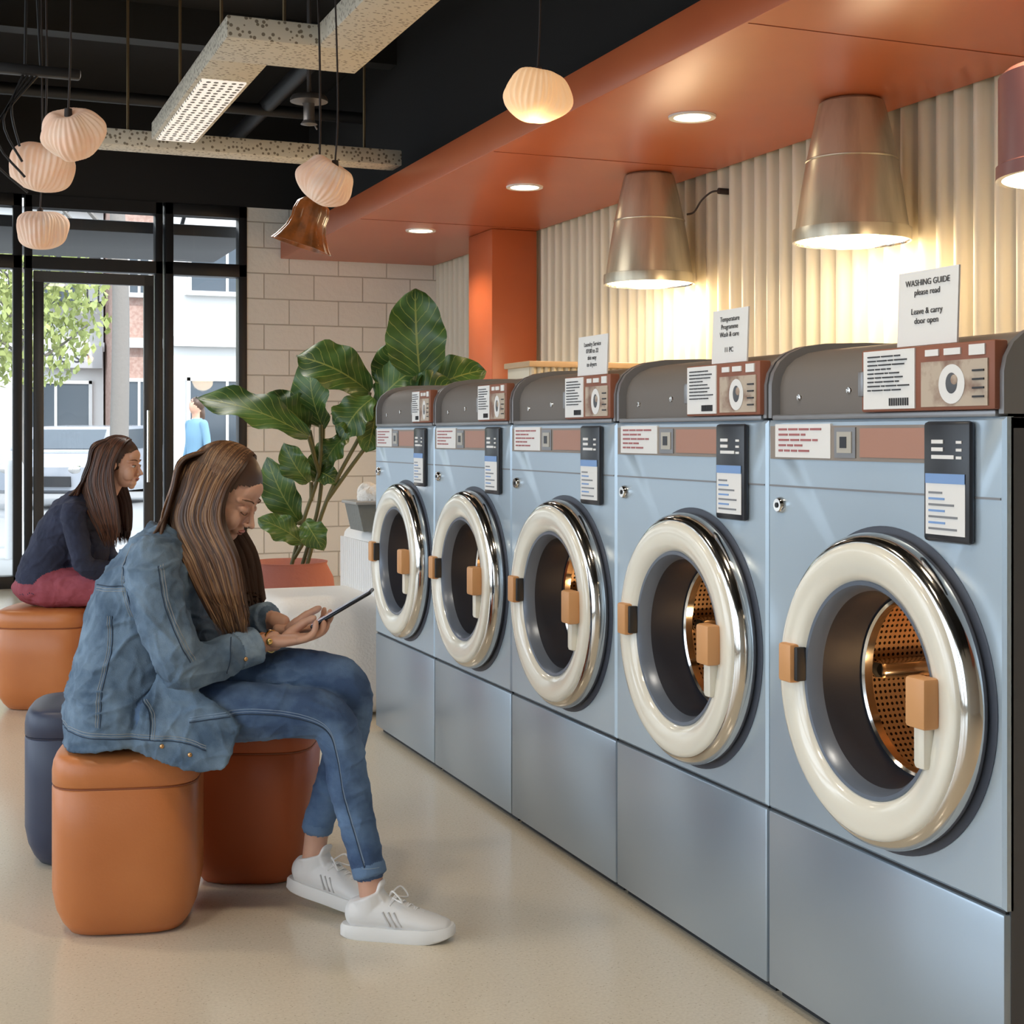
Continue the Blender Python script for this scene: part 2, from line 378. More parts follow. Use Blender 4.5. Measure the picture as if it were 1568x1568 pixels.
# ------------------------------------------------------------------ zigzag fixture
def holes(name,dark,lite,scale,th,rnd,emit=0,st=(1,1,1),dim='3D'):
    m=bpy.data.materials.new(name); m.use_nodes=True; nt=m.node_tree;N=nt.nodes;L=nt.links;p=N['Principled BSDF']
    tc=N.new('ShaderNodeTexCoord'); mp=N.new('ShaderNodeMapping'); mp.inputs['Scale'].default_value=st; L.new(tc.outputs['Object'],mp.inputs[0])
    vo=N.new('ShaderNodeTexVoronoi'); vo.inputs['Scale'].default_value=scale; vo.inputs['Randomness'].default_value=rnd; vo.voronoi_dimensions=dim
    L.new(mp.outputs[0],vo.inputs['Vector']); r=N.new('ShaderNodeValToRGB'); r.color_ramp.interpolation='CONSTANT'
    r.color_ramp.elements[0].color=(*dark,1); r.color_ramp.elements[1].position=th; r.color_ramp.elements[1].color=(*lite,1)
    L.new(vo.outputs['Distance'],r.inputs[0]); L.new(r.outputs[0],p.inputs['Base Color']); p.inputs['Roughness'].default_value=.6
    if emit: L.new(r.outputs[0],p.inputs['Emission Color']); p.inputs['Emission Strength'].default_value=emit
    return m
b=B(); Z=3.05; t=.10
b.box((1.33,7.73,Z),(.27,1.95,t),0,.006); b.box((1.545,6.55,Z),(.70,.42,t),0,.006); b.box((1.75,4.9,Z),(.29,2.9,t),0,.006)
b.box((1.85,9.05,Z),(1.95,.2,t),0,.006)
b.box((1.33,7.9,Z-.052),(.22,1.55,.012),1)
for (x,y) in ((1.33,7.2),(1.33,8.5),(1.5,6.55),(1.75,4.2),(1.75,5.6),(1.1,9.05),(2.6,9.05)): b.tube([(x,y,Z),(x,y,HC-.005)],.009,6,2)
b.obj('suspended_linear_light',[holes('perforated_cream',(.22,.18,.13),(.66,.61,.51),38,.32,.8,0,(1,1.7,1)),holes('led_perforated',(.10,.09,.08),(.95,.92,.86),24,.30,.2,.5,(1,.7,1),'2D'),M('rod_brass',(.35,.25,.14),.4,.8)])
light('linear_light_lamp','AREA',(1.33,7.9,Z-.07),20,(1,.95,.88),.2,sy=1.5)

# ------------------------------------------------------------------ washing machines
WM=.767; DY=-.050
m_body=M('machine_blue_steel',(.46,.56,.65),.28,.45)
m_base=M('machine_base_steel',(.37,.44,.51),.28,.55)
m_gap=M('gap_dark',(.02,.022,.025),.6)
m_hood=M('hood_taupe',(.16,.14,.125),.6)
m_lip=M('hood_edge_grey',(.27,.27,.28),.35,.5)
m_ring=M('door_ring_cream',(.80,.76,.65),.14,coat=.7)
m_bez=M('bezel_blue_grey',(.16,.19,.24),.3,.3)
m_shade=M('door_shadow_ring',(.05,.06,.085),.5)  # dark ring colour: the door's shadow painted onto the front panel
m_tun=M('rubber_gasket',(.024,.030,.044),.45,spec=.3)
m_oj=M('handle_tan',(.64,.32,.13),.45)
m_strip=M('strip_taupe',(.27,.225,.19),.5)
m_copper=M('strip_copper',(.40,.20,.14),.4)
m_dark=M('reader_black',(.02,.022,.028),.3)
m_blue=M('label_blue',(.2,.34,.62),.5)
m_red=M('label_red_ink',(.38,.13,.13),.6)
m_rust=M('poster_rust',(.25,.085,.045),.5)
m_scr=M('display_grey',(.45,.42,.36),.3)
m_pho=M('poster_photo',(.50,.41,.32),.6,mix=(16,(.22,.12,.085),.45,.62))
m_side=M('machine_side_grey',(.10,.105,.115),.5,.3)
def drum_mat():
    m=bpy.data.materials.new('drum_perforated'); m.use_nodes=True; nt=m.node_tree;N=nt.nodes;L=nt.links;p=N['Principled BSDF']
    tc=N.new('ShaderNodeTexCoord'); sp=N.new('ShaderNodeVectorMath'); sp.operation='FRACTION'
    L.new(tc.outputs['UV'],sp.inputs[0]); ds=N.new('ShaderNodeVectorMath'); ds.operation='DISTANCE'; ds.inputs[1].default_value=(.5,.5,0)
    L.new(sp.outputs[0],ds.inputs[0]); g=N.new('ShaderNodeMath'); g.operation='GREATER_THAN'; g.inputs[1].default_value=.27
    L.new(ds.outputs['Value'],g.inputs[0]); mx=N.new('ShaderNodeMixRGB'); mx.inputs[1].default_value=(.012,.008,.006,1); mx.inputs[2].default_value=(.50,.35,.22,1)
    L.new(g.outputs[0],mx.inputs[0]); L.new(mx.outputs[0],p.inputs['Base Color']); p.inputs['Metallic'].default_value=.85; p.inputs['Roughness'].default_value=.33
    return m
m_drum=drum_mat()
def machine_mesh(bt):
    b=B(); w=WM-.006; hw=w/2; r0=random.Random(5)
    Y=lambda t: hw-t*w
    z0,z1,cz=.420,1.281,.755
    b.box((.46,0,.02),(.86,w-.02,.04),2)
    for s in (-1,1): b.box((.45,s*(hw-.008),.66),(.87,.016,1.24),21)
    b.box((.885,0,.66),(.016,w,1.24),2); b.box((.45,0,1.27),(.86,w,.018),0)
    b.box((.012,0,.42),(.01,w-.01,.02),2)
    b.box((.012,0,.220),(.024,w-.002,.388),1,.005)
    hole=.275; N=72; e=.006
    angs=sorted(set([2*math.pi*i/N for i in range(N)]+[math.atan2((zz-cz),yy)%(2*math.pi) for yy in(-hw,hw) for zz in (z0,z1)]))
    def rect(a,ins):
        dy,dz=math.cos(a),math.sin(a); ks=[]
        if dy>1e-6: ks.append((hw-ins)/dy)
        if dy<-1e-6: ks.append(-(hw-ins)/dy)
        if dz>1e-6: ks.append((z1-ins-cz)/dz)
        if dz<-1e-6: ks.append((z0+ins-cz)/dz)
        k=min(ks); return dy*k,cz+dz*k
    n=len(angs); vs=[]
    for a in angs:
        y,z=rect(a,0); y2,z2=rect(a,e)
        vs+=[(.02,y,z),(e,y,z),(0,y2,z2),(0,hole*math.cos(a)+DY,cz+hole*math.sin(a)),(.03,hole*math.cos(a)+DY,cz+hole*math.sin(a))]
    fs=[]
    for i in range(n):
        j=(i+1)%n
        for k in range(4): fs.append((i*5+k,j*5+k,j*5+k+1,i*5+k+1))
    b.add(vs,fs,0)
    X=Matrix(((0,0,-1,0),(1,0,0,DY),(0,1,0,cz),(0,0,0,1))); X0=Matrix(((0,0,-1,0),(1,0,0,0),(0,1,0,cz),(0,0,0,1)))
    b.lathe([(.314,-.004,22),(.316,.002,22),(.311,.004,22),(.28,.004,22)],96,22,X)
    b.lathe([(.27,-.01),(.290,.002),(.299,.007),(.304,.016),(.304,.032),(.299,.046),(.290,.055),(.284,.056)],96,18,X)
    b.lathe([(.285,.054),(.283,.061),(.277,.066),(.267,.068),(.248,.068),(.228,.064),(.215,.057),(.210,.047)],96,5,X)
    b.lathe([(.211,.049),(.209,.052),(.202,.051),(.195,.040),(.190,.02)],96,6,X)
    b.lathe([(.190,.02),(.186,-.02),(.183,-.06),(.181,-.075)],96,7,X)
    b.lathe([(.182,-.075),(.178,-.068),(.173,-.072),(.172,-.09)],96,18,X)
    b.lathe([(.172,-.09),(.235,-.095),(.25,-.12)],96,7,X)
    b.lathe([(.25,-.12),(.25,-.28),(.25,-.44)],96,19,X,uvs=(120,26))
    b.lathe([(.25,-.44),(.16,-.46),(0,-.465)],96,19,X,uvs=(80,16))
    for k in range(3):
        a=k*2.094+.5; X2=Matrix.Translation((0,DY,cz))@Matrix.Rotation(a,4,'X')
        b.box((.28,0,.225),(.3,.04,.06),18,.015,X2)
    b.box((-.066,DY+.238,cz+.02),(.034,.046,.080),8,.006); b.box((-.062,DY+.209,cz+.02),(.024,.012,.07),2,.003)
    b.box((-.082,DY-.212,cz+.015),(.036,.056,.092),8,.007); b.box((-.064,DY-.196,cz-.035),(.03,.034,.15),5,.01)
    b.box((-.0005,0,1.137),(.003,w-.016,.004),4)
    b.lathe([(0,.012,18),(.014,.012,18),(.017,.008,18),(.018,0,18)],20,18,Matrix.Translation((0,Y(.07),1.095-cz))@X0)
    b.lathe([(0,.0135,2),(.006,.0135,2)],12,2,Matrix.Translation((0,Y(.07),1.095-cz))@X0)
    def pl(t0,t1,za,zb,mi,th=.004,x=0): b.box((x-th/2,(Y(t0)+Y(t1))/2,(za+zb)/2),(th,abs(Y(t0)-Y(t1)),zb-za),mi)
    pl(.02,.735,1.196,1.268,9,.004)
    pl(.05,.325,1.200,1.272,12,.006)
    for k in range(5):
        x=.07
        for q in range(4):
            l=.02+.035*r0.random()
            if x+l<.31-.08*(k%2): pl(x,x+l,1.2585-k*.0115,1.263-k*.0115,14,.0075)
            x+=l+.008
    pl(.345,.44,1.202,1.264,4,.007); pl(.36,.425,1.212,1.255,16,.009); pl(.375,.405,1.222,1.245,11,.010)
    pl(.46,.73,1.204,1.262,10,.007)
    b.box((-.008,Y(.82),1.163),(.016,.13,.222),11,.012); 
    pl(.748,.892,1.066,1.178,12,.002,-.015); pl(.748,.892,1.160,1.178,13,.003,-.015)
    for k in range(7): pl(.76,.76+.05+.07*r0.random(),1.075+k*.011,1.079+k*.011,13 if k%2 else 4,.003,-.015)
    for k in range(3): pl(.77,.80+.06*r0.random(),1.205+k*.014,1.212+k*.014,12,.002,-.0155)
    for k in range(3): pl(.86,.88,1.205+k*.014,1.210+k*.014,12,.002,-.0155)
    H=lambda z: 1.286+(z-1.286)*.86
    prof=[(.0,1.286),(.0,1.372),(.006,1.402),(.022,1.432),(.048,1.455),(.085,1.472),(.14,1.482),(.25,1.487),(.87,1.487),(.87,1.286)]
    prin=[(.022,1.288),(.022,1.368),(.028,1.394),(.04,1.419),(.062,1.440),(.095,1.456),(.145,1.466),(.25,1.470),(.86,1.470),(.86,1.288)]
    prof=[(x,H(z)) for x,z in prof]; prin=[(x,H(z)) for x,z in prin]
    for s in (-1,1): b.prism(prof,s*(hw-.001),s*(hw-.014),4)
    b.prism(prin,-(hw-.014),hw-.014,3)
    b.box((.012,0,1.287),(.03,w-.04,.012),4,.003)
    for (t,z) in ((.12,1.33),(.36,1.34)): b.lathe([(0,.004),(.007,.003),(.008,0)],14,18,Matrix.Translation((.022,Y(t),z-cz))@X0)
    K=(.985-bt)/(.985-.475); T=lambda t: bt+(t-.475)*K
    def pb(t0,t1,za,zb,mi,th,x): pl(T(t0),T(t1),H(za),H(zb),mi,th,x)
    b.box((.004,(Y(T(.475))+Y(.985))/2,H(1.366)),(.03,Y(T(.475))-Y(.985),.142*.86),15,.004)
    b.box((-.004,Y(T(.475)),H(1.36)),(.02,.018,.05),4,.003)
    pb(.49,.70,1.301,1.433,12,.003,-.011); pb(.725,.965,1.303,1.400,17,.003,-.011); pb(.74,.79,1.412,1.426,12,.003,-.011); pb(.81,.87,1.412,1.426,12,.003,-.011); pb(.90,.955,1.408,1.430,12,.003,-.011)
    for k in range(9):
        x=.51
        for q in range(4):
            l=.012+.04*r0.random()
            if x+l<.685: pb(x,x+l,1.418-k*.0095,1.421-k*.0095,20,.002,-.014)
            x+=l+.006
    for k in range(9): pb(.60+k*.009,.604+k*.009,1.308,1.325,20,.002,-.014)
    yc=Y(T(.84)); sc_=Matrix.Translation((0,yc,H(1.350)))@Matrix.Diagonal((1,K,1,1))@Matrix.Translation((0,-yc,-H(1.350)))
    b.lathe([(0,.0,12),(.036,.0,12)],30,12,sc_@Matrix.Translation((-.0148,yc,H(1.350)-cz))@X0)
    b.ell((-.0152,yc,H(1.352)),(.0015,.016*K,.019),21); b.ell((-.0156,yc-.007,H(1.358)),(.0015,.010*K,.010),17)
    for k in range(4): pb(.915,.955,1.32+k*.018,1.324+k*.018,20,.002,-.0145)
    return b.mesh('washing_machine',[m_body,m_base,m_gap,m_hood,m_lip,m_ring,m_bez,m_tun,m_oj,m_strip,m_copper,m_dark,m_paper,m_blue,m_red,m_rust,m_scr,m_pho,m_chrome,m_drum,m_ink,m_side,m_shade],angle=40,fix=True)
YM=[1.992+WM*(i+.5) for i in range(5)]
for i,bt in enumerate((.475,.54,.585,.64,.70)):
    o=place(machine_mesh(bt),'washing_machine',loc=(1.723,YM[i],0))
    light('drum_fill_light','POINT',(1.723+.22,YM[i]+DY-.11,.62),2.2 if i==0 else 1.4,(1,.60,.27),.02)  # added warm fill light to brighten the drum interior

def text(body,size,loc,mat,parent,rot=None,al='CENTER'):
    c=bpy.data.curves.new('printed_text','FONT'); c.body=body; c.size=size; c.align_x=al; c.extrude=.0003; c.materials.append(mat); c.space_line=1.1
    o=bpy.data.objects.new('printed_text',c); COL.objects.link(o)
    o.parent=parent
    R=rot if rot else Matrix(((0,0,-1),(-1,0,0),(0,1,0))).to_4x4()
    o.matrix_local=Matrix.Translation(loc)@R
    return o
def notice(y,w,h,body,size):
    b=B(); b.box((0,0,h/2),(.004,w,h),0); b.box((.010,0,.012),(.016,.04,.024),1,.003)
    o=b.obj('paper_notice',[m_paper,m_lip],loc=(1.723+.008,y,1.418)); o.rotation_euler=(0,math.radians(2),0)
    text(body,size,(-.0035,0,h-size*1.7),m_ink,o)
notice(2.215,.175,.142,"WASHING GUIDE\nplease read\n\nLeave & carry\ndoor open",.0165)
notice(YM[1]-.205,.160,.126,"Temperature\nProgramme\nWash & care\n\n11 PC",.0165)
notice(YM[2]-.215,.195,.112,"Laundry Service\n07:00 to 22\nthis way\nto dryers",.0175)

b=B(); b.box((3.2,7.05,.80),(.66,.3,1.60),0)
for i in range(17): b.tube([(2.89+i*.0388,6.9,.0),(2.89+i*.0388,6.9,1.60)],.017,8,0)
b.box((3.2,7.03,1.615),(.70,.36,.03),1,.005)
b.obj('ribbed_cabinet',[M('cream_rib',(.72,.66,.52),.5),M('tan_top',(.55,.38,.22),.5)])

# ------------------------------------------------------------------ poufs
def pouf(name,x,y,mat,seam,W=.37,H=.46,taper=0,rz=.2):
    b=B(); Rr=W/2
    def fr(a):
        n=4.2; return (abs(math.cos(a))**n+abs(math.sin(a))**n)**(-1/n)*.975
    k=1-taper
    P=[(0,0),(.70*k,0),(.78*k,.006),(.87*k,.03),(.95*k,.065),(1.0*k,.115),(1-.3*taper,.26),(1,.372),(.985,.3755),(.972,.378),(.985,.3805),(1.0,.384),(1.0,.415),(.985,.435),(.95,.450),(.88,.458),(.6,.462),(0,.463)]
    b.lathe([(r*Rr,z*H/.463) for r,z in P],72,0,fr=fr)
    b.lathe([(.975*Rr,.375*H/.463,1),(.992*Rr,.3765*H/.463,1),(.992*Rr,.3795*H/.463,1),(.975*Rr,.381*H/.463,1)],72,1,fr=fr)
    b.obj(name,[mat,seam],loc=(x,y,0),rotz=rz,angle=60)
m_po=M('orange_leather',(.50,.16,.046),.38,bump=(160,.15,.002),mix=(5,(.55,.19,.058),.35,.7)); m_pd=M('burnt_orange_leather',(.42,.09,.022),.45,bump=(160,.12,.002))
m_nv=M('navy_leather',(.035,.045,.085),.42,bump=(160,.12,.002)); m_se=M('seam_thread',(.25,.07,.025),.6)
pouf('leather_pouf',.47,3.82,m_po,m_se,.375,rz=-TH+.15)
pouf('leather_pouf',.845,4.09,m_pd,m_se,.38,taper=.10,rz=-TH)
pouf('leather_pouf',.436,4.46,m_nv,M('navy_seam',(.02,.02,.04),.6),.37,rz=-.2)
pouf('leather_pouf',.50,6.98,m_po,m_se,.44,rz=-TH)

# ------------------------------------------------------------------ white armchair
b=B(); m_bl=M('white_boucle',(.80,.78,.75),.85,bump=(90,.5,.006)); 
b.box((-.08,0,.27),(.62,.66,.52),0,.10,seg=5)
b.box((.24,0,.45),(.26,.70,.72),1,.05,seg=4)
for i in range(19): 
    y=-.31+i*.0345
    b.tube([(.108,y,.52),(.108,y,.76)],.013,8,1)
for i in range(6):
    b.tube([(.135+i*.042,-.352,.12),(.135+i*.042,-.352,.76)],.015,8,1)
b.obj('white_armchair',[m_bl,M('white_ribbed_fabric',(.80,.79,.77),.8)],loc=(1.72,6.42,.0))
b=B(); pr=[(-.14,0),(.14,0),(.17,.13),(-.17,.13)]
b.prism(pr,-.11,.11,0); b.box((0,0,.128),(.36,.25,.014),1,.004)
b.ell((-.03,0,.15),(.11,.08,.06),2); b.ell((.06,.02,.16),(.07,.07,.07),2,rot=Euler((.3,.4,0)).to_matrix()); b.ell((-.08,.03,.17),(.05,.05,.05),2)
b.obj('laundry_basket',[M('basket_grey',(.2,.21,.2),.6,bump=(60,.5,.01)),M('basket_rim',(.35,.34,.32),.5),M('linen',(.82,.78,.72),.9,bump=(25,.9,.03))],loc=(1.93,6.35,.812))

# ------------------------------------------------------------------ plant
def leaf_mat():
    m=bpy.data.materials.new('fiddle_leaf'); m.use_nodes=True; nt=m.node_tree;N=nt.nodes;L=nt.links;p=N['Principled BSDF']
    tc=N.new('ShaderNodeTexCoord'); sx=N.new('ShaderNodeSeparateXYZ'); L.new(tc.outputs['UV'],sx.inputs[0])
    def mt(op,a,bv=None,c=None):
        n=N.new('ShaderNodeMath'); n.operation=op
        for i,q in enumerate((a,bv,c)):
            if q is None: continue
            if isinstance(q,(int,float)): n.inputs[i].default_value=q
            else: L.new(q,n.inputs[i])
        return n.outputs[0]
    av=mt('ABSOLUTE',sx.outputs[1])
    mid=mt('LESS_THAN',av,.035)
    no=N.new('ShaderNodeTexNoise'); no.inputs['Scale'].default_value=3; L.new(tc.outputs['UV'],no.inputs['Vector'])
    ph=mt('MULTIPLY',mt('SUBTRACT',mt('ADD',sx.outputs[0],mt('MULTIPLY',no.outputs['Fac'],.05)),mt('MULTIPLY',av,.28)),9.0)
    fr=mt('FRACT',ph); vein=mt('LESS_THAN',fr,.085)
    tot=mt('MAXIMUM',mid,vein)
    n2=N.new('ShaderNodeTexNoise'); n2.inputs['Scale'].default_value=7; L.new(tc.outputs['Object'],n2.inputs['Vector'])
    r=N.new('ShaderNodeValToRGB'); r.color_ramp.elements[0].color=(.022,.066,.014,1); r.color_ramp.elements[1].color=(.09,.18,.035,1); r.color_ramp.elements[0].position=.35; r.color_ramp.elements[1].position=.7
    L.new(n2.outputs['Fac'],r.inputs[0])
    mx=N.new('ShaderNodeMixRGB'); mx.inputs[2].default_value=(.30,.34,.08,1); L.new(mt('MULTIPLY',tot,.7),mx.inputs[0]); L.new(r.outputs[0],mx.inputs[1]); L.new(mx.outputs[0],p.inputs['Base Color'])
    p.inputs['Roughness'].default_value=.38
    bu=N.new('ShaderNodeBump'); bu.inputs['Distance'].default_value=.004; bu.inputs['Strength'].default_value=.6; L.new(fr,bu.inputs['Height']); L.new(bu.outputs[0],p.inputs['Normal'])
    return m
def leaf(b,base,tip,width,nrm,arc=.06,seed=0,mi=0):
    base,tip,nrm=V(base),V(tip),V(nrm); rr=random.Random(seed); nu,nv=20,12
    ax=tip-base; L=ax.length; T=ax.normalized(); n=(nrm-T*nrm.dot(T)).normalized(); s=T.cross(n)
    vs=[];fs=[];uv=[]; p1,p2=rr.random()*6,rr.random()*6
    for i in range(nu+1):
        u=i/nu
        w=width/2*(math.sin(math.pi*min(1,.04+.96*u)**1.15)**.62)*(1+.05*math.sin(9*u+p1)) if i<nu else .002
        c=base+ax*u+n*(arc*math.sin(math.pi*u)-.10*L*u*u)
        for j in range(nv+1):
            v=-1+2*j/nv
            vs.append(c+s*v*w*(1+.04*math.sin(u*22+p1*3))+n*(.22*abs(v)**1.4*w+.020*math.sin(u*17+p2+v*2)*v*v))
    for i in range(nu):
        for j in range(nv):
            o=i*(nv+1)+j; fs.append((o,o+1,o+nv+2,o+nv+1))
            q=lambda ii,jj:(ii/nu,-1+2*jj/nv)
            uv.append([q(i,j),q(i,j+1),q(i+1,j+1),q(i+1,j)])
    b.add(vs,fs,mi,uv)
b=B()
LV=[((.70,1.50),(.665,2.0),.32,(-.1,-1,.15)),((.425,1.47),(.06,1.68),.30,(-.25,-.75,.7)),((.12,1.24),(-.44,1.475),.23,(-.2,-.7,.75)),
((.10,1.27),(-.13,1.46),.21,(.3,-.8,.5)),((.17,1.28),(.09,1.66),.22,(-.5,-1,.2)),((.46,1.40),(.72,1.63),.24,(.1,-.8,.6)),((.71,1.46),(1.02,1.60),.25,(.1,-.9,.5)),
((.45,1.44),(.28,1.23),.22,(-.2,-.9,.4)),((.46,1.42),(.42,1.16),.19,(.3,-.9,.2)),((.12,1.0),(.0,1.2),.15,(-.3,-.9,.3)),((.13,1.0),(.17,1.2),.13,(.3,-.9,.3)),
((.05,.78),(-.13,1.12),.20,(-.4,-.8,.4)),((.08,.68),(-.14,.82),.14,(-.1,-.9,.5)),((.55,1.45),(.52,1.72),.22,(.2,-1,.1)),((.60,1.42),(.80,1.36),.2,(.1,-.8,.6)),
((.5,1.35),(.66,1.28),.22,(.1,-.9,.3)),((.1,.8),(.2,.66),.14,(0,-.9,.4)),((.3,1.25),(.16,1.05),.14,(-.2,-.9,.3)),((.45,1.38),(.62,1.50),.22,(-.3,-.9,.3)),((.38,1.3),(.24,1.36),.2,(0,-.9,.5)),
((.15,1.05),(.26,1.0),.12,(0,-.9,.3)),((.62,1.40),(.86,1.52),.22,(.2,-.9,.3))]
for i,(p,q,w,n) in enumerate(LV):
    dy=[-.06,.02,-.1,.08,.1,-.02,.05][i%7]
    leaf(b,(p[0],dy,p[1]),(q[0],dy-.06,q[1]),w,n,seed=i,mi=0,arc=.04)
st=[[(.0,0,.5),(.08,0,.8),(.16,.0,1.05),(.17,.0,1.3)],[(.05,.03,.5),(.16,.02,.9),(.17,.1,1.28)],[(.08,0,.5),(.2,0,.9),(.38,0,1.25),(.46,-.02,1.42)],[(.2,0,.9),(.42,0,1.2),(.62,-.02,1.4),(.70,-.06,1.5)],
[(.62,-.02,1.4),(.71,.05,1.46)],[(.16,0,1.05),(.12,-.1,1.24)],[(.16,0,1.05),(.10,.08,1.27)],[(.08,0,.8),(.05,-.0,.78)],[(.03,0,.6),(.08,-.02,.68)],[(.38,0,1.25),(.425,.02,1.47)],[(.4,0,1.2),(.55,.1,1.45)],[(.12,0,.9),(.12,0,1.0)]]
for s_ in st: b.tube(cr(s_,6),.0105,8,1)
b.lathe([(0,0,2),(.15,0,2),(.19,.04,2),(.235,.2,2),(.25,.36,2),(.235,.5,2),(.20,.57,2),(.205,.585,2),(.19,.585,2),(.18,.55,2),(0,.54,3)],48,2)
b.obj('fiddle_leaf_plant',[leaf_mat(),M('plant_stem',(.12,.11,.04),.6),M('terracotta_red',(.38,.125,.09),.7,bump=(40,.4,.006)),M('soil',(.04,.025,.015),.9)],loc=(1.72,7.42,0),rotz=-TH,angle=80,fix=False)

# ------------------------------------------------------------------ people
def blob(b,name,mats,voxel=.006,it=4,parent=None,fold=None):
    # fold: {material index: crease height}
    me=b.mesh('tmp',[],180)
    bv=BVHTree.FromPolygons([V(p) for p in b.v],b.f)
    o=bpy.data.objects.new('tmp',me); COL.objects.link(o)
    m=o.modifiers.new('r','REMESH'); m.mode='VOXEL'; m.voxel_size=voxel
    s=o.modifiers.new('s','SMOOTH'); s.factor=.5; s.iterations=it
    dg=bpy.context.evaluated_depsgraph_get(); e=o.evaluated_get(dg)
    nm=bpy.data.meshes.new_from_object(e); nm.name=name
    bpy.data.objects.remove(o); nm.materials.clear()
    for q in mats: nm.materials.append(q)
    mi=[]
    for p in nm.polygons:
        h=bv.find_nearest(p.center); mi.append(b.m[h[2]] if h[2] is not None else 0)
    nm.polygons.foreach_set('material_index',mi); nm.polygons.foreach_set('use_smooth',[True]*len(mi))
    if fold:
        vm=[1.]*len(nm.vertices)
        for p in nm.polygons:
            a=fold.get(mi[p.index],0)
            for v in p.vertices: vm[v]=min(vm[v],a)
        ns=[v.normal.copy() for v in nm.vertices]
        for v in nm.vertices:
            if 0<vm[v.index]<1:
                q=v.co
                d=noise.noise(V((q.x*10,q.y*10,q.z*12)))
                w_=noise.noise_vector(V((q.x*5,q.y*5,q.z*5)))*.08
                r=max(0,1-abs(noise.noise(V(((q.x+w_.x)*7+5,(q.y+w_.y)*6,(q.z+w_.z)*17+3))))*5.5)
                r2=max(0,1-abs(noise.noise(V(((q.x+w_.y)*16+15,(q.y+w_.x)*9,(q.z*.8+q.x*.5+w_.z)*22+3))))*5)
                r3=max(0,1-abs(noise.noise(V(((q.x-q.z*.6+w_.y)*20+35,(q.y+w_.x)*9,(q.z*.7+q.x*.7)*12+8))))*5)
                v.co=q+ns[v.index]*(vm[v.index]*(.3*d+.8*r+.4*r2+.4*r3-.35))
    nm.update()
    return place(nm,name,parent)
m_skin=M('skin',(.62,.36,.255),.5,sss=.12,mix=(18,(.57,.31,.215),.4,.7))
m_mouth=M('lips',(.46,.17,.14),.45)
m_brow=M('brow_hair',(.10,.045,.02),.7)
m_eye=M('eye_white',(.6,.57,.54),.3); m_iris=M('iris',(.05,.03,.02),.2)
CC,CRR=V((-.018,0,.034)),V((.096,.082,.089))
def head(parent,mtx,hairm,closed=True,skin=m_skin):
    b=B()
    b.ell((-.012,0,.03),(.092,.074,.083)); b.ell((.026,0,-.014),(.060,.057,.086)); b.ell((.036,0,-.070),(.044,.040,.034)); b.ell((.074,0,-.092),(.014,.018,.014))
    b.ell((.057,0,.046),(.024,.046,.034))
    b.tube([(.084,0,.014),(.096,0,-.008),(.110,0,-.025)],[.0055,.007,.0085],12,0,round_=True)
    for s in(-1,1):
        b.ell((.098,s*.0105,-.030),(.008,.0065,.006)); b.ell((.060,s*.032,-.034),(.028,.024,.034))
        b.tube([(.078,s*.010,.024),(.074,s*.030,.028),(.058,s*.048,.022)],[.007,.007,.007],10,0,round_=True)
        b.ell((-.004,s*.074,-.008),(.020,.009,.031),rot=Euler((0,.2,-s*.35)).to_matrix())
    b.ell((.083,0,-.054),(.014,.024,.017)); b.ell((.077,0,-.076),(.015,.024,.018))
    b.tube([(-.01,0,-.05),(-.045,0,-.16)],[.050,.050],20,0,round_=True)
    for s in (-1,1): b.ell((.074,s*.030,.005),(.013,.016,.011) if closed else (.010,.013,.0085))
    o=blob(b,'face',[skin],.0024,5,parent); o.matrix_local=mtx
    b=B()
    b.ell((.0950,0,-.0515),(.0068,.018,.0038),0); b.ell((.0925,0,-.0590),(.0072,.015,.0046),0); b.ell((.0970,0,-.0553),(.0045,.014,.0009),1)
    for s in (-1,1):
        b.tube(cr([(.0850,s*.013,.029),(.0815,s*.031,.034),(.065,s*.050,.029)],5),[.0010]+[.0020]*8+[.0009]*2,8,1,round_=True)
        b.ell((.104,s*.006,-.0345),(.0025,.0025,.0015),1)
        if closed: b.tube(cr([(.0862,s*.018,.000),(.0872,s*.031,-.005),(.078,s*.044,-.001)],5),[.0014]*11,8,1,round_=True)
        else:
            b.ell((.0765,s*.030,.004),(.0095,.0115,.0060),2); b.ell((.0840,s*.030,.0035),(.0026,.0042,.0045),3)
            b.tube(cr([(.083,s*.018,.008),(.0868,s*.030,.0102),(.077,s*.043,.008)],5),[.0015]*11,8,1,round_=True)
    o=b.obj('face_features',[m_mouth,m_brow,m_eye,m_iris],parent); o.matrix_local=mtx
    b=B(); b.ell(CC,CRR,0,seg=96,rings=64)
    keep=B(); fs=[]
    for f in b.f:
        x=sum(b.v[i][0] for i in f)/len(f); y=sum(b.v[i][1] for i in f)/len(f); z=sum(b.v[i][2] for i in f)/len(f)
        if x>.022+.35*max(0,z) and z<.080-.35*abs(y): continue
        fs.append(f)
    keep.add(b.v,fs,0)
    o=keep.obj('scalp_hair',[hairm],parent,fix=False); o.matrix_local=mtx
def pushout(P,mtx,inv,k):
    out=[]
    for p in P:
        q=inv@p-CC; u=V((q.x/CRR.x,q.y/CRR.y,q.z/CRR.z)); l=u.length
        if l<k: 
            u*=k/max(l,1e-4); q=V((u.x*CRR.x,u.y*CRR.y,u.z*CRR.z)); p=mtx@(q+CC)
        out.append(p)
    return out
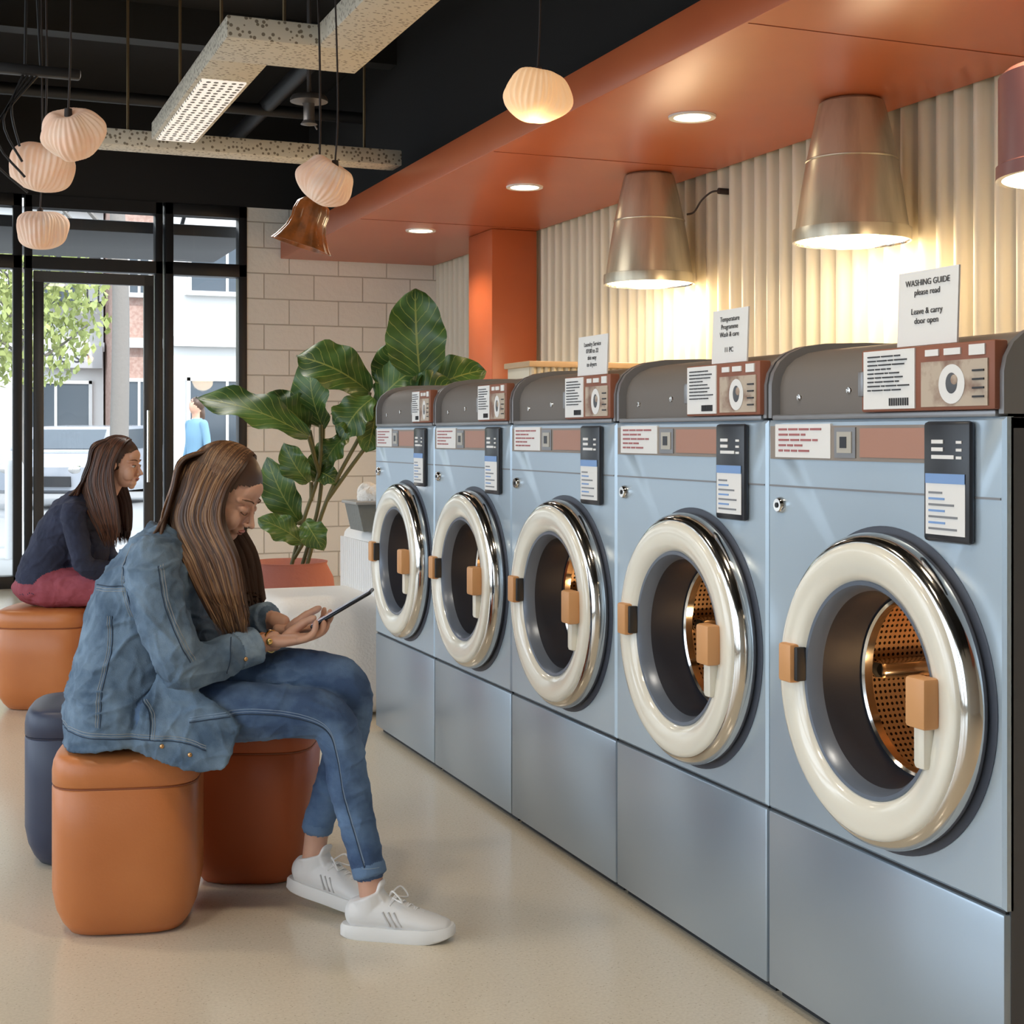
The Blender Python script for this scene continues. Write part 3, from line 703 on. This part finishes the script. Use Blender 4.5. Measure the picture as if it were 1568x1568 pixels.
def hair(parent,mtx,levels,mats,n=110,seed=1,r=.010,layers=3,wts=(0,0,1,2,2,3)):
    rr=random.Random(seed); b=B(); inv=mtx.inverted()
    for sgn in (-1,1):
        for k in range(n*layers):
            fine=k>=n
            q=((k%n)+rr.random())/n; pts=[]; jx=rr.uniform(-.008,.008); jy=rr.uniform(-.010,.004) if not fine else rr.uniform(-.002,.009)
            nl=len(levels); wave=rr.uniform(0,6.28); wf=rr.uniform(10,24); wa=rr.uniform(.001,.005)
            for i,(a,c,hz,ly) in enumerate(levels):
                x=a+(c-a)*q
                y=ly*(1-.55*max(0,(.45-q)/.45)**1.5) if i in (1,2,3) else ly
                wv=wa*math.sin(hz*wf+wave)*(i/nl)
                pts.append((x+jx*(.3+i/nl)+wv,sgn*(abs(y)+jy*(i>0))+rr.uniform(-.003,.003),hz+rr.uniform(-.004,.004) if i<nl-1 else hz+rr.uniform(0,.10)))
            P=pushout(cr(pts,7),mtx,inv,1.015+(rr.random()*.05 if fine else 0)); m=len(P); rad=r if not fine else .0020
            R_=[(rad*(.55+.6*math.sin(math.pi*min(1,.15+.8*i/m))),rad*(.45 if not fine else .8)) if i<m-4 else (rad*.22*(m-i)/3,rad*.2) for i in range(m)]
            b.tube(P,R_,5 if not fine else 4,(1 if not fine else rr.choice(wts)),side=(1,0,0))
    return b.obj('long_hair',mats,parent,angle=80)
def backhair(parent,mtx,pts,mats,seed,n=260,wts=(0,0,1,2,2,3)):
    rr=random.Random(seed); b=B(); inv=mtx.inverted()
    for k in range(n):
        y=rr.uniform(-.08,.08); fine=k>45
        off=rr.uniform(0,.008) if fine else 0
        P=cr([(p[0]-off,y*p[1]+rr.uniform(-.003,.003),p[2]+off*.6) for p in pts[:-1]]+[(pts[-1][0]+rr.uniform(-.01,.03),y*pts[-1][1],pts[-1][2])],6)
        P=pushout(P,mtx,inv,1.015+(rr.random()*.05 if fine else 0))
        rad=(.009,.005) if not fine else (.0022,.002)
        b.tube(P,[rad]*(len(P)-1)+[(.001,.001)],5 if not fine else 4,1 if not fine else rr.choice(wts),side=(0,1,0))
    b.obj('back_hair',mats,parent,angle=80)
def shoe(parent,mtx,mw,ms):
    b=B()
    ch=[(-.10,0,.06,.034,.040),(-.06,0,.062,.037,.044),(-.01,0,.058,.039,.040),(.04,0,.048,.043,.030),(.09,0,.040,.042,.022),(.118,0,.037,.032,.017)]
    P=cr([c[:3] for c in ch],5); Rr=cr([(c[3],c[4],0) for c in ch],5)
    b.tube(P,[(q.x,q.y) for q in Rr],20,0,side=(0,1,0),round_=True)
    b.tube([(-.072,0,.06),(-.072,0,.092),(-.078,0,.106)],[(.042,.037),(.044,.038),(.045,.039)],20,0,side=(1,0,0))
    b.tube(cr([(-.03,0,.095),(-.045,0,.115),(-.04,0,.135)],4),[(.026,.008)]*9,12,0,side=(0,1,0),round_=True)
    o=blob(b,'shoe_upper',[mw],.003,4,parent); o.matrix_local=mtx
    b=B(); out=[]
    for i in range(48):
        a=2*math.pi*i/48; x=math.cos(a); y=math.sin(a)
        w=.046+.006*math.tanh(2*x)-.006*math.exp(-((x+.1)/.4)**2)
        out.append((.145*math.copysign(abs(x)**.9,x),w*math.copysign(abs(y)**.75,y)))
    rings=[(.94,0.0),(1.0,.006),(1.0,.028),(.97,.034)]
    vs=[];fs=[]
    for k,z in rings:
        for x,y in out: vs.append((x*k,y*k,z+.012*max(0,(x-.07)/.07)**2*(1 if z<.02 else .6)))
    for i in range(3):
        for j in range(48): fs.append((i*48+j,i*48+(j+1)%48,(i+1)*48+(j+1)%48,(i+1)*48+j))
    fs.append(list(range(47,-1,-1))); fs.append([3*48+j for j in range(48)])
    b.add(vs,fs,0)
    for k in range(5):
        x=-.015+k*.017; z=.101-k*.0085
        b.tube(cr([(x,-.027,z-.014),(x+.008,0,z+.003),(x,.027,z-.014)],4),.003,6,1)
        b.tube(cr([(x,-.027,z-.014),(x+.014,0,z+.002),(x+.017,.027,z-.02)],4),.0026,6,1)
    b.tube(cr([(-.02,0,.105),(-.005,-.03,.125),(.02,-.035,.10),(-.01,-.01,.102)],5),.0022,6,1)
    b.tube(cr([(-.02,0,.105),(-.0,.03,.12),(.02,.03,.095),(-.01,.01,.102)],5),.0022,6,1)
    for s in (-1,1):
        for k in range(3): b.tube([(-.01+k*.014,s*.041,.04),(-.03+k*.014,s*.037,.075)],.0025,6,2)
    o=b.obj('shoe_sole',[ms,mw,M('shoe_stripe',(.55,.54,.54),.6)],parent); o.matrix_local=mtx
def chain(b,nodes,mi,n=5,seg=20,side=(0,1,0),rnd=True):
    P=cr([q[:3] for q in nodes],n); R_=cr([(q[3],q[4] if len(q)>4 else q[3],0) for q in nodes],n)
    b.tube(P,[(q.x,q.y) for q in R_],seg,mi,side=side,round_=rnd)
m_denim=M('denim_jacket',(.055,.098,.160),.85,mix=(13,(.18,.265,.365),.36,.70),bump=(350,.5,.002),wr=(13,.35,.007))
m_denl=M('denim_cuff',(.24,.33,.42),.85,mix=(22,(.12,.19,.28),.4,.65),bump=(350,.4,.002))
m_jean=M('blue_jeans',(.040,.080,.170),.85,mix=(9,(.14,.235,.39),.38,.72),bump=(350,.4,.002),wr=(10,.25,.006),stretch=(1,1,1.3))
m_jhem=M('jean_hem',(.12,.20,.33),.85,bump=(350,.4,.002))
m_stitch=M('jean_stitch',(.22,.30,.42),.7); m_jst=M('jacket_stitch',(.26,.28,.29),.7); m_groove=M('seam_groove',(.025,.045,.08),.9)
m_sneak=M('sneaker_white',(.78,.77,.76),.55); m_sole=M('sneaker_sole',(.82,.81,.79),.5)

# --- woman in denim
W1=empty('woman_in_denim_jacket',(.47,3.82,0),-TH)
b=B()
chain(b,[(-.005,0,.475,.205,.155),(-.01,0,.56,.195,.150),(.015,0,.66,.175,.150),(.048,0,.78,.18,.152),(.085,0,.88,.185,.135),(.105,0,.95,.165,.098),(.125,0,.985,.11,.06)],0,rnd=False,seg=32)
b.ell((.14,.01,.69),(.11,.13,.12),0)
for s in (-1,1): b.tube([(.10,s*.04,.965),(.098,s*.165,.925)],[.06,.066],18,0,round_=True)
chain(b,[(.098,-.17,.925,.067),(.12,-.20,.83,.065),(.16,-.215,.74,.061),(.185,-.21,.685,.059),(.225,-.175,.682,.055),(.285,-.115,.70,.048),(.315,-.088,.708,.045)],0)
chain(b,[(.098,.17,.925,.066),(.15,.20,.83,.062),(.20,.20,.745,.06),(.235,.185,.725,.056),(.285,.13,.742,.048),(.325,.095,.757,.043)],0)
b.tube([(.295,-.106,.704),(.338,-.068,.714)],[.050,.049],20,1); b.tube([(.305,.115,.75),(.345,.08,.763)],[.047,.046],20,1)
chain(b,[(.070,-.075,.980,.018,.026),(.060,0,1.000,.018,.026),(.070,.075,.980,.018,.026)],0,side=(1,0,0))
chain(b,[(.070,-.075,.980,.02,.03),(.13,-.09,.965,.018,.034),(.19,-.075,.925,.012,.03)],0,side=(0,0,1)); chain(b,[(.070,.075,.980,.02,.03),(.13,.09,.965,.018,.034),(.19,.075,.925,.012,.03)],0,side=(0,0,1))
chain(b,[(.08,-.175,.57,.016,.10),(.17,-.188,.535,.014,.10),(.25,-.192,.500,.012,.085),(.30,-.188,.480,.010,.055)],0,rnd=False)
b.ell((.04,0,.545),(.16,.175,.088),2)
chain(b,[(.07,-.09,.545,.086),(.28,-.105,.553,.077),(.44,-.10,.550,.066),(.525,-.092,.532,.060),(.560,-.095,.46,.053),(.580,-.105,.36,.052),(.607,-.12,.25,.045),(.632,-.135,.165,.040)],2,n=6)
chain(b,[(.07,.09,.55,.086),(.30,.04,.605,.079),(.46,.01,.622,.069),(.555,.00,.602,.061),(.572,.02,.53,.054),(.548,.05,.42,.052),(.505,.075,.30,.044),(.475,.085,.215,.039)],2,n=6)
b.tube([(.629,-.133,.175),(.636,-.138,.150)],[.0438,.0432],20,3); b.tube([(.477,.085,.222),(.472,.086,.200)],[.0418,.0412],20,3)
b.tube([(.632,-.135,.17),(.640,-.142,.09)],[.033,.030],18,4,round_=True); b.tube([(.475,.085,.22),(.462,.083,.12)],[.032,.030],18,4,round_=True)
b.tube([(.10,0,.95),(.19,0,1.03)],[.054,.05],20,4,round_=True)
b.tube([(.30,-.10,.705),(.36,-.052,.718),(.385,-.045,.722)],[(.030,.026),(.025,.020),(.026,.017)],18,4,round_=True)
b.tube([(.31,.11,.752),(.365,.062,.760),(.39,.052,.752)],[(.028,.024),(.025,.020),(.024,.016)],18,4,round_=True)
body=blob(b,'body_and_clothes',[m_denim,m_denl,m_jean,m_jhem,m_skin],.0042,2,W1,fold={0:.0075,2:.0038,1:.002,3:.001})
bv=BVHTree.FromPolygons([v.co for v in body.data.vertices],[p.vertices[:] for p in body.data.polygons])
def seam(b,pts,r=.0011,mi=0,n=14):
    P=[]
    for q in cr([(x,0,z) for x,z in pts],n):
        h=bv.ray_cast(V((q.x,-.6,q.z)),V((0,1,0)))
        if h[0] is not None and (not P or (h[0]-P[-1]).length<.05): P.append(h[0]+h[1]*r*.2)
    if len(P)>3: b.tube(P,r,6,mi)
def dbl(b,pts,dx,dz,mi=1):
    seam(b,pts,.0016,3); seam(b,[(x+dx,z+dz) for x,z in pts],.0009,mi); seam(b,[(x+dx*2,z+dz*2) for x,z in pts],.0009,mi)
b=B()
dbl(b,[(.20,.545),(.34,.560),(.46,.545),(.53,.51),(.555,.44),(.572,.35),(.602,.25),(.625,.18)],0,.006,0)
dbl(b,[(-.15,.515),(-.05,.505),(.08,.50),(.18,.495),(.24,.475)],0,.006)
dbl(b,[(.045,.975),(.035,.92),(.04,.86),(.06,.80)],-.006,0)
dbl(b,[(-.06,.87),(-.02,.872),(.035,.875)],0,-.006)
dbl(b,[(.0,.80),(.0,.72),(-.02,.62),(-.02,.53)],-.006,0)
dbl(b,[(.13,.93),(.15,.84),(.185,.76),(.215,.70)],.005,.002)
dbl(b,[(.08,.60),(.10,.56),(.10,.50)],.006,0)
seam(b,[(.29,.745),(.295,.70),(.285,.66)],.0016,3); seam(b,[(.62,.178),(.66,.178)],.0012,0)
for (x,z) in ((.20,.465),(.325,.69),(.13,.485)):
    h=bv.ray_cast(V((x,-.6,z)),V((0,1,0)))
    if h[0]: b.ell(h[0],(.006,.004,.006),2,seg=12,rings=8)
b.obj('stitching_and_buttons',[m_stitch,m_jst,M('copper_button',(.6,.35,.16),.3,1),m_groove],W1)
HM=Matrix.Translation((.245,-.0,1.098))@Matrix.Rotation(math.radians(-12),4,'Z')@Matrix.Rotation(math.radians(36),4,'Y')
m_h1=M('hair_brown',(.125,.058,.028),.36); m_h2=M('hair_dark',(.060,.028,.015),.45); m_h3=M('hair_gold',(.21,.108,.05),.36); m_h4=M('hair_light',(.30,.17,.085),.36)
head(W1,HM,m_h2,True)
hair(W1,HM,[(.205,.315,1.200,.004),(.150,.305,1.175,.062),(.135,.268,1.11,.090),(.115,.255,1.03,.096),(.175,.298,.93,.118),(.225,.315,.83,.120),(.262,.322,.735,.105)],[m_h1,m_h2,m_h3,m_h4],75,3,.010,13,(0,0,0,1,1,2,2,3))
backhair(W1,HM,[(.24,.3,1.21),(.155,.9,1.185),(.132,1.1,1.11),(.112,1.2,1.04),(.085,1.6,.985)],[m_h1,m_h2,m_h3,m_h4],9,360,(0,0,0,1,1,2,2,3))
def hand(s,wr,name):
    b=B(); w=V(wr)
    b.tube([w-V((.01,0,0)),w+V((.02,0,.0)),w+V((.052,-s*.006,.004)),w+V((.076,-s*.01,.007))],[(.024,.018),(.029,.0165),(.037,.0145),(.036,.012)],18,0,side=(0,1,0),round_=True)
    ln=[.052,.062,.058,.046]
    for k in range(4):
        x0=w.x+.074-(.0,.0,.003,.010)[k]; z0=w.z+.007; L=ln[k]
        y0=w.y+s*(.030-.0205*(3-k)) -s*.004
        P=[(x0,y0,z0),(x0+L*.45,y0-s*.003,z0+.005),(x0+L*.80,y0-s*.006,z0+.019),(x0+L*.90,y0-s*.008,z0+.034+.003*k)]
        b.tube(cr(P,4),[.0096]*4+[.0090]*4+[.0080]*4+[.0068],12,0,round_=True)
    P=[(w.x+.022,w.y-s*.024,w.z+.006),(w.x+.048,w.y-s*.033,w.z+.028),(w.x+.074,w.y-s*.026,w.z+.046),(w.x+.096,w.y-s*.014,w.z+.057)]
    b.tube(cr(P,4),[.0140]*4+[.0120]*4+[.0098]*4+[.0078],12,0,round_=True)
    blob(b,name,[m_skin],.0026,2,W1)
hand(-1,(.385,-.050,.722),'right_hand')
hand(1,(.388,.052,.738),'left_hand')
b=B()
for (c,rr_,mi) in (((.352,-.056,.717),.0275,0),((.373,-.048,.721),.029,1)):
    X=Matrix.Translation(c)@Matrix.Rotation(math.radians(90),4,'Y')@Matrix.Rotation(math.radians(35),4,'X')
    b.lathe([(rr_-.002,-.003),(rr_+.001,-.003),(rr_+.001,.003),(rr_-.002,.003),(rr_-.002,-.003)],28,mi,X,fr=lambda a:1-.1*abs(math.sin(a)))
b.ell((.373,-.077,.724),(.009,.004,.009),1)
b.obj('bracelets',[M('bracelet_tan',(.5,.22,.1),.5),M('bracelet_gold',(.8,.55,.2),.25,1)],W1)
shoe(W1,Matrix.Translation((.705,-.155,0))@Matrix.Rotation(math.radians(-8),4,'Z'),m_sneak,m_sole)
shoe(W1,Matrix.Translation((.520,.06,.021))@Matrix.Rotation(math.radians(-24),4,'Z')@Matrix.Rotation(math.radians(8),4,'Y'),m_sneak,m_sole)
b=B(); X=Matrix.Translation((.550,0,.800))@Matrix.Rotation(math.radians(-30.5),4,'Y')
b.box((0,0,0),(.18,.088,.009),0,.004,X,seg=3); b.box((0,0,.005),(.17,.08,.001),1,0,X); b.box((-.075,.028,-.006),(.025,.025,.003),0,.001,X)
b.obj('mobile_phone',[M('phone_body',(.02,.022,.03),.25,.5),M('phone_screen',(.05,.055,.07),.08,emit=.3,ecol=(.7,.8,1))],W1)

# --- woman in navy jumper
W2=empty('woman_in_navy_jumper',(.50,6.98,0),-TH)
m_navy=M('navy_jumper',(.016,.020,.045),.85,mix=(9,(.028,.034,.07),.4,.7),wr=(14,.4,.010)); m_maroon=M('maroon_trousers',(.26,.045,.065),.8,mix=(9,(.34,.07,.095),.4,.7),wr=(12,.4,.010)); 
b=B()
chain(b,[(-.01,0,.53,.170,.142),(-.015,0,.60,.16,.135),(.01,0,.68,.15,.12),(.055,0,.78,.16,.118),(.11,0,.87,.165,.11),(.155,0,.93,.15,.085),(.185,0,.965,.09,.055)],0,rnd=False,seg=28)
b.ell((.17,0,.72),(.10,.13,.12),0)
for s in (-1,1):
    b.tube([(.15,s*.04,.94),(.15,s*.15,.895)],[.055,.056],18,0,round_=True)
    chain(b,[(.15,s*.155,.89,.056),(.18,s*.185,.78,.050),(.215,s*.19,.66,.046),(.29,s*.15,.635,.042),(.38,s*.10,.63,.034)],0)
    chain(b,[(.02,s*.09,.545,.092),(.25,s*.10,.55,.082),(.42,s*.10,.54,.066),(.46,s*.10,.45,.060),(.45,s*.10,.28,.056),(.44,s*.10,.13,.045)],1)
    b.tube([(.44,s*.10,.15),(.44,s*.10,.08)],[.034,.032],14,2,round_=True)
    b.tube([(.37,s*.10,.63),(.41,s*.08,.632)],[.026,.024],14,2,round_=True)
b.ell((.0,0,.545),(.17,.175,.09),1)
b.tube([(.165,0,.92),(.26,0,1.03)],[.054,.05],20,2,round_=True)
blob(b,'body_and_clothes',[m_navy,m_maroon,m_skin],.007,3,W2,fold={0:.006,1:.005})
for s in (-1,1):
    b=B(); w=V((.41,s*.08,.632))
    b.tube([w,w+V((.04,-s*.01,.0)),w+V((.07,-s*.015,-.004))],[(.026,.017),(.036,.014),(.034,.012)],16,0,side=(0,1,0),round_=True)
    for k in range(4):
        y0=w.y-s*.012+(-.030+.02*k); L=(.055,.068,.066,.058)[k]
        b.tube(cr([(w.x+.07,y0,w.z-.004),(w.x+.07+L*.45,y0,w.z-.008),(w.x+.07+L*.7,y0,w.z-.026),(w.x+.07+L*.65,y0,w.z-.044)],4),.0085,10,0,round_=True)
    b.tube(cr([(w.x+.02,w.y-s*.025,w.z+.005),(w.x+.05,w.y-s*.045,w.z+.01),(w.x+.085,w.y-s*.045,w.z+.004)],4),.010,10,0,round_=True)
    blob(b,'hand',[m_skin],.003,2,W2)
    shoe(W2,Matrix.Translation((.51,s*.10,0)),M('dark_shoe',(.03,.03,.035),.5),m_sole)
m_k1=M('hair_chestnut',(.085,.032,.018),.4); m_k2=M('hair_chestnut_dark',(.04,.016,.010),.45); m_k3=M('hair_auburn',(.13,.05,.025),.4)
HM2=Matrix.Translation((.325,0,1.115))@Matrix.Rotation(math.radians(-10),4,'Z')@Matrix.Rotation(math.radians(12),4,'Y')
head(W2,HM2,m_k2,False)
hair(W2,HM2,[(.27,.365,1.226,.004),(.205,.345,1.20,.062),(.19,.312,1.12,.09),(.165,.310,1.03,.10),(.205,.335,.92,.115),(.25,.34,.82,.105),(.28,.335,.73,.095)],[m_k1,m_k2,m_k3,m_k3],60,4,.010,7)
backhair(W2,HM2,[(.31,.3,1.232),(.225,.9,1.19),(.205,1.1,1.10),(.17,1.2,1.02),(.13,1.6,.97)],[m_k1,m_k2,m_k3,m_k3],19)

# --- pedestrian outside
W3=empty('pedestrian',(3.05,18.2,-.02),math.radians(200))
b=B()
chain(b,[(0,0,.88,.17,.12),(0,0,1.05,.15,.11),(0,0,1.25,.18,.12),(0,0,1.40,.17,.09),(0,0,1.46,.08,.06)],0,rnd=False)
for s in (-1,1):
    chain(b,[(0,s*.18,1.40,.055),(-.02,s*.23,1.15,.045),(.04,s*.24,.92,.036)],0); b.ell((.06,s*.24,.84),(.03,.02,.06),2)
    chain(b,[(0,s*.09,.92,.09),(.04*s,s*.09,.5,.06),(.08*s,s*.09,.08,.045)],1); b.ell((.08*s+.06,s*.09,.05),(.13,.045,.045),3)
b.tube([(0,0,1.44),(0.01,0,1.56)],.052,16,2,round_=True); b.ell((.01,0,1.62),(.09,.072,.11),2)
b.ell((-.012,0,1.645),(.10,.085,.10),3); b.ell((-.06,0,1.52),(.05,.075,.12),3)
blob(b,'body_and_clothes',[M('light_blue_shirt',(.16,.30,.42),.8),M('dark_jeans',(.05,.07,.12),.8),m_skin,m_h2],.012,3,W3)

# ------------------------------------------------------------------ street outside
b=B(); b.box((2,40,-.12),(160,120,.1)); b.box((2,14.6,-.04),(60,4.4,.06),1); b.box((-20,3,-.04),(32,40,.06),1)
b.obj('street_ground',[M('asphalt',(.30,.30,.30),.9,bump=(20,.3)),M('pavement',(.44,.43,.41),.9)])
b=B(); b.box((-.6,13.55,3.02),(6.4,1.9,.10),0,.01)
for x in (-3.4,-.6,2.2): b.tube([(x,14.4,3.05),(x,12.55,3.9)],.02,8,0)
b.obj('entrance_canopy',[M('canopy_charcoal',(.05,.05,.052),.6)])
m_fac=M('facade_white',(.62,.61,.59),.8); m_fac2=M('facade_grey',(.45,.45,.45),.8); m_win=M('facade_glass',(.05,.065,.08),.15); m_bri=M('facade_brick',(.34,.21,.17),.85,mix=(12,(.42,.29,.24),.4,.6))
def facade(name,x0,x1,y,h,nx,mw,storey=3.4,win=(1.3,1.7)):
    b=B(); b.box(((x0+x1)/2,y+3,h/2),(x1-x0,6,h),0)
    w=(x1-x0)/nx
    for k in range(int(h/storey)):
        for i in range(nx):
            cx=x0+w*(i+.5); cz=storey*k+storey*.5+.1
            ww,wh=(win if k else (w*.72,2.3)); cz=cz if k else 1.35
            b.box((cx,y-.02,cz),(ww,.08,wh),1); b.box((cx,y-.06,cz),(.06,.06,wh),2); b.box((cx,y-.1,cz-wh/2-.05),(ww+.2,.2,.1),2)
            for s in (-1,1): b.box((cx+s*ww/2,y-.05,cz),(.08,.1,wh+.1),2)
            b.box((cx,y-.05,cz+wh/2),(ww+.1,.1,.08),2)
        b.box(((x0+x1)/2,y-.1,storey*(k+1)-.05),(x1-x0,.25,.22),2)
    return b.obj(name,[mw,m_win,m_fac])
facade('building_white',-14,3.8,36,13.6,8,m_fac,win=(1.0,1.6)); facade('building_brick',3.85,4.9,34,13.6,1,m_bri,win=(.5,1.4)); facade('building_modern',5.0,22,33,13.6,7,m_fac,win=(1.7,1.4))
facade('building_grey',-34,-14.2,34,10.2,6,m_fac2)
b=B(); b.box((0,0,0),(1.7,.12,.55),0,.02); o=b.obj('shop_sign',[m_fac2],loc=(2.9,35.7,3.1))
text('Fre sh',.45,(0,-.07,-.14),m_ink,o,Matrix(((1,0,0),(0,0,-1),(0,1,0))).to_4x4())
b=B(); 
for i in range(9): b.tube([(-1+i*.25,0,0),(-1+i*.25,0,1)],.02,6)
b.tube([(-1.05,0,1),(1.05,0,1)],.03,6); b.box((0,.3,-.05),(2.2,.5,.1))
b.obj('balcony_railing',[m_black],loc=(2.6,35.2,4.4))
def tree(name,x,y,h,rad,cz,n,seed,tr=.12,lm=None):
    rr=random.Random(seed); b=B()
    b.tube(cr([(0,0,-.06),(.05,0,h*.4),(-.03,.02,h*.7),(0,0,h)],6),[tr*(1-.5*i/18) for i in range(19)],12,0)
    for k in range(9):
        a=rr.random()*6.28; z=h*(.45+.5*rr.random()); L=rad*.8
        b.tube(cr([(0,0,z),(L*.5*math.cos(a),L*.5*math.sin(a),z+.3),(L*math.cos(a),L*math.sin(a),z+.7)],4),[tr*.3*(1-.07*i) for i in range(9)],6,0)
    for k in range(n):
        d=V((rr.gauss(0,1),rr.gauss(0,1),rr.gauss(0,1))).normalized()*rad*rr.random()**.4; c=d+V((0,0,cz))
        q=Euler((rr.random()*6,rr.random()*6,rr.random()*6)).to_matrix(); s=.05+.04*rr.random()
        b.add([c+q@V(p)*s for p in ((-1,0,0),(0,-.6,.1),(1,0,0),(0,.6,.1))],[(0,1,2,3)],1)
    b.obj(name,[M('bark',(.20,.18,.16),.9,bump=(20,.6)),lm],loc=(x,y,0),angle=30,fix=False)
m_tl=M('tree_leaf',(.30,.34,.11),.6)
tree('street_tree',1.25,23,4.6,1.3,3.2,2200,2,.10,m_tl); tree('street_tree',2.36,20.6,7.5,1.6,7.6,700,3,.14,m_tl); tree('street_tree',-3.5,22,6,2,4.6,1300,4,.13,m_tl)
def car(name,x,y,col,rz):
    b=B(); body=[(-2.1,.35),(-2.15,.75),(-1.9,.98),(-1.2,1.05),(-.65,1.45),(.9,1.5),(1.6,1.1),(2.1,.98),(2.15,.4),(1.9,.28),(-1.9,.28)]
    b.prism(body,-.85,.85,0); cab=[(-1.12,1.03),(-.62,1.40),(.88,1.44),(1.48,1.08)]; b.prism(cab,-.862,.862,1)
    b.add([(-1.22,-.7,1.06),(-1.22,.7,1.06),(-.69,.62,1.42),(-.69,-.62,1.42)],[(0,1,2,3)],1)
    for s in (-1,1):
        for xx in (-1.3,1.3):
            b.tube([(xx,s*.72,.33),(xx,s*.88,.33)],.33,24,2); b.tube([(xx,s*.87,.33),(xx,s*.89,.33)],.2,16,3)
        b.ell((-2.1,s*.62,.72),(.06,.18,.1),3); b.box((-.95,s*.98,1.05),(.12,.2,.12),0,.03)
    b.box((-2.14,0,.5),(.06,1.1,.18),2)
    b.obj(name,[M('car_paint',col,.25,coat=.8),m_win,m_black,m_chrome],loc=(x,y,-.07),rotz=rz)
car('parked_car',2.7,28,(.34,.36,.40),math.radians(62)); car('parked_car',-3.0,29,(.2,.22,.26),math.radians(10)); car('parked_car',7.0,27.0,(.25,.26,.30),math.radians(5))
b=B(); b.lathe([(0,0),(.09,0),(.09,.95),(.07,1.0),(0,1.02)],20,0); me=b.mesh('street_bollard',[m_white])
for (x,y) in ((.75,15.4),(-1.2,15.4),(2.7,15.6)): place(me,'street_bollard',loc=(x,y,-.01))

# ------------------------------------------------------------------ lighting
w=bpy.data.worlds.new('sky'); sc.world=w; w.use_nodes=True; bg=w.node_tree.nodes['Background']; bg.inputs[0].default_value=(.76,.88,1,1); bg.inputs[1].default_value=3.6
light('sun','SUN',(0,-20,20),3,(1,.95,.88),.02,rot=(math.radians(48),0,math.radians(12)))
for i,(x,y) in enumerate(((-.6,2.1),(-.6,4.3),(-.6,8.7),(1.2,2.1))):
    b=B(); b.lathe([(0,HC-3.31,0),(.012,HC-3.31,0),(.012,.12,0),(.1,.1,0),(.16,.0,0),(.15,.0,0),(.02,.06,1),(0,.06,1)],28,0)
    b.obj('dome_fill_lamp',[m_black,m_warm],loc=(x,y,3.3)); light('dome_fill_light','SPOT',(x,y,3.28),75,(1,.84,.64),.15,spot=150)  # unseen dome lamps added as warm fill for the whole room

cam=bpy.data.cameras.new('camera'); co=bpy.data.objects.new('camera',cam); COL.objects.link(co)
cam.lens=36*2200/1568; cam.sensor_width=36; cam.shift_y=-119/1568; cam.clip_end=300
co.location=(0,0,1.25); co.rotation_euler=(math.radians(90),0,-TH); sc.camera=co
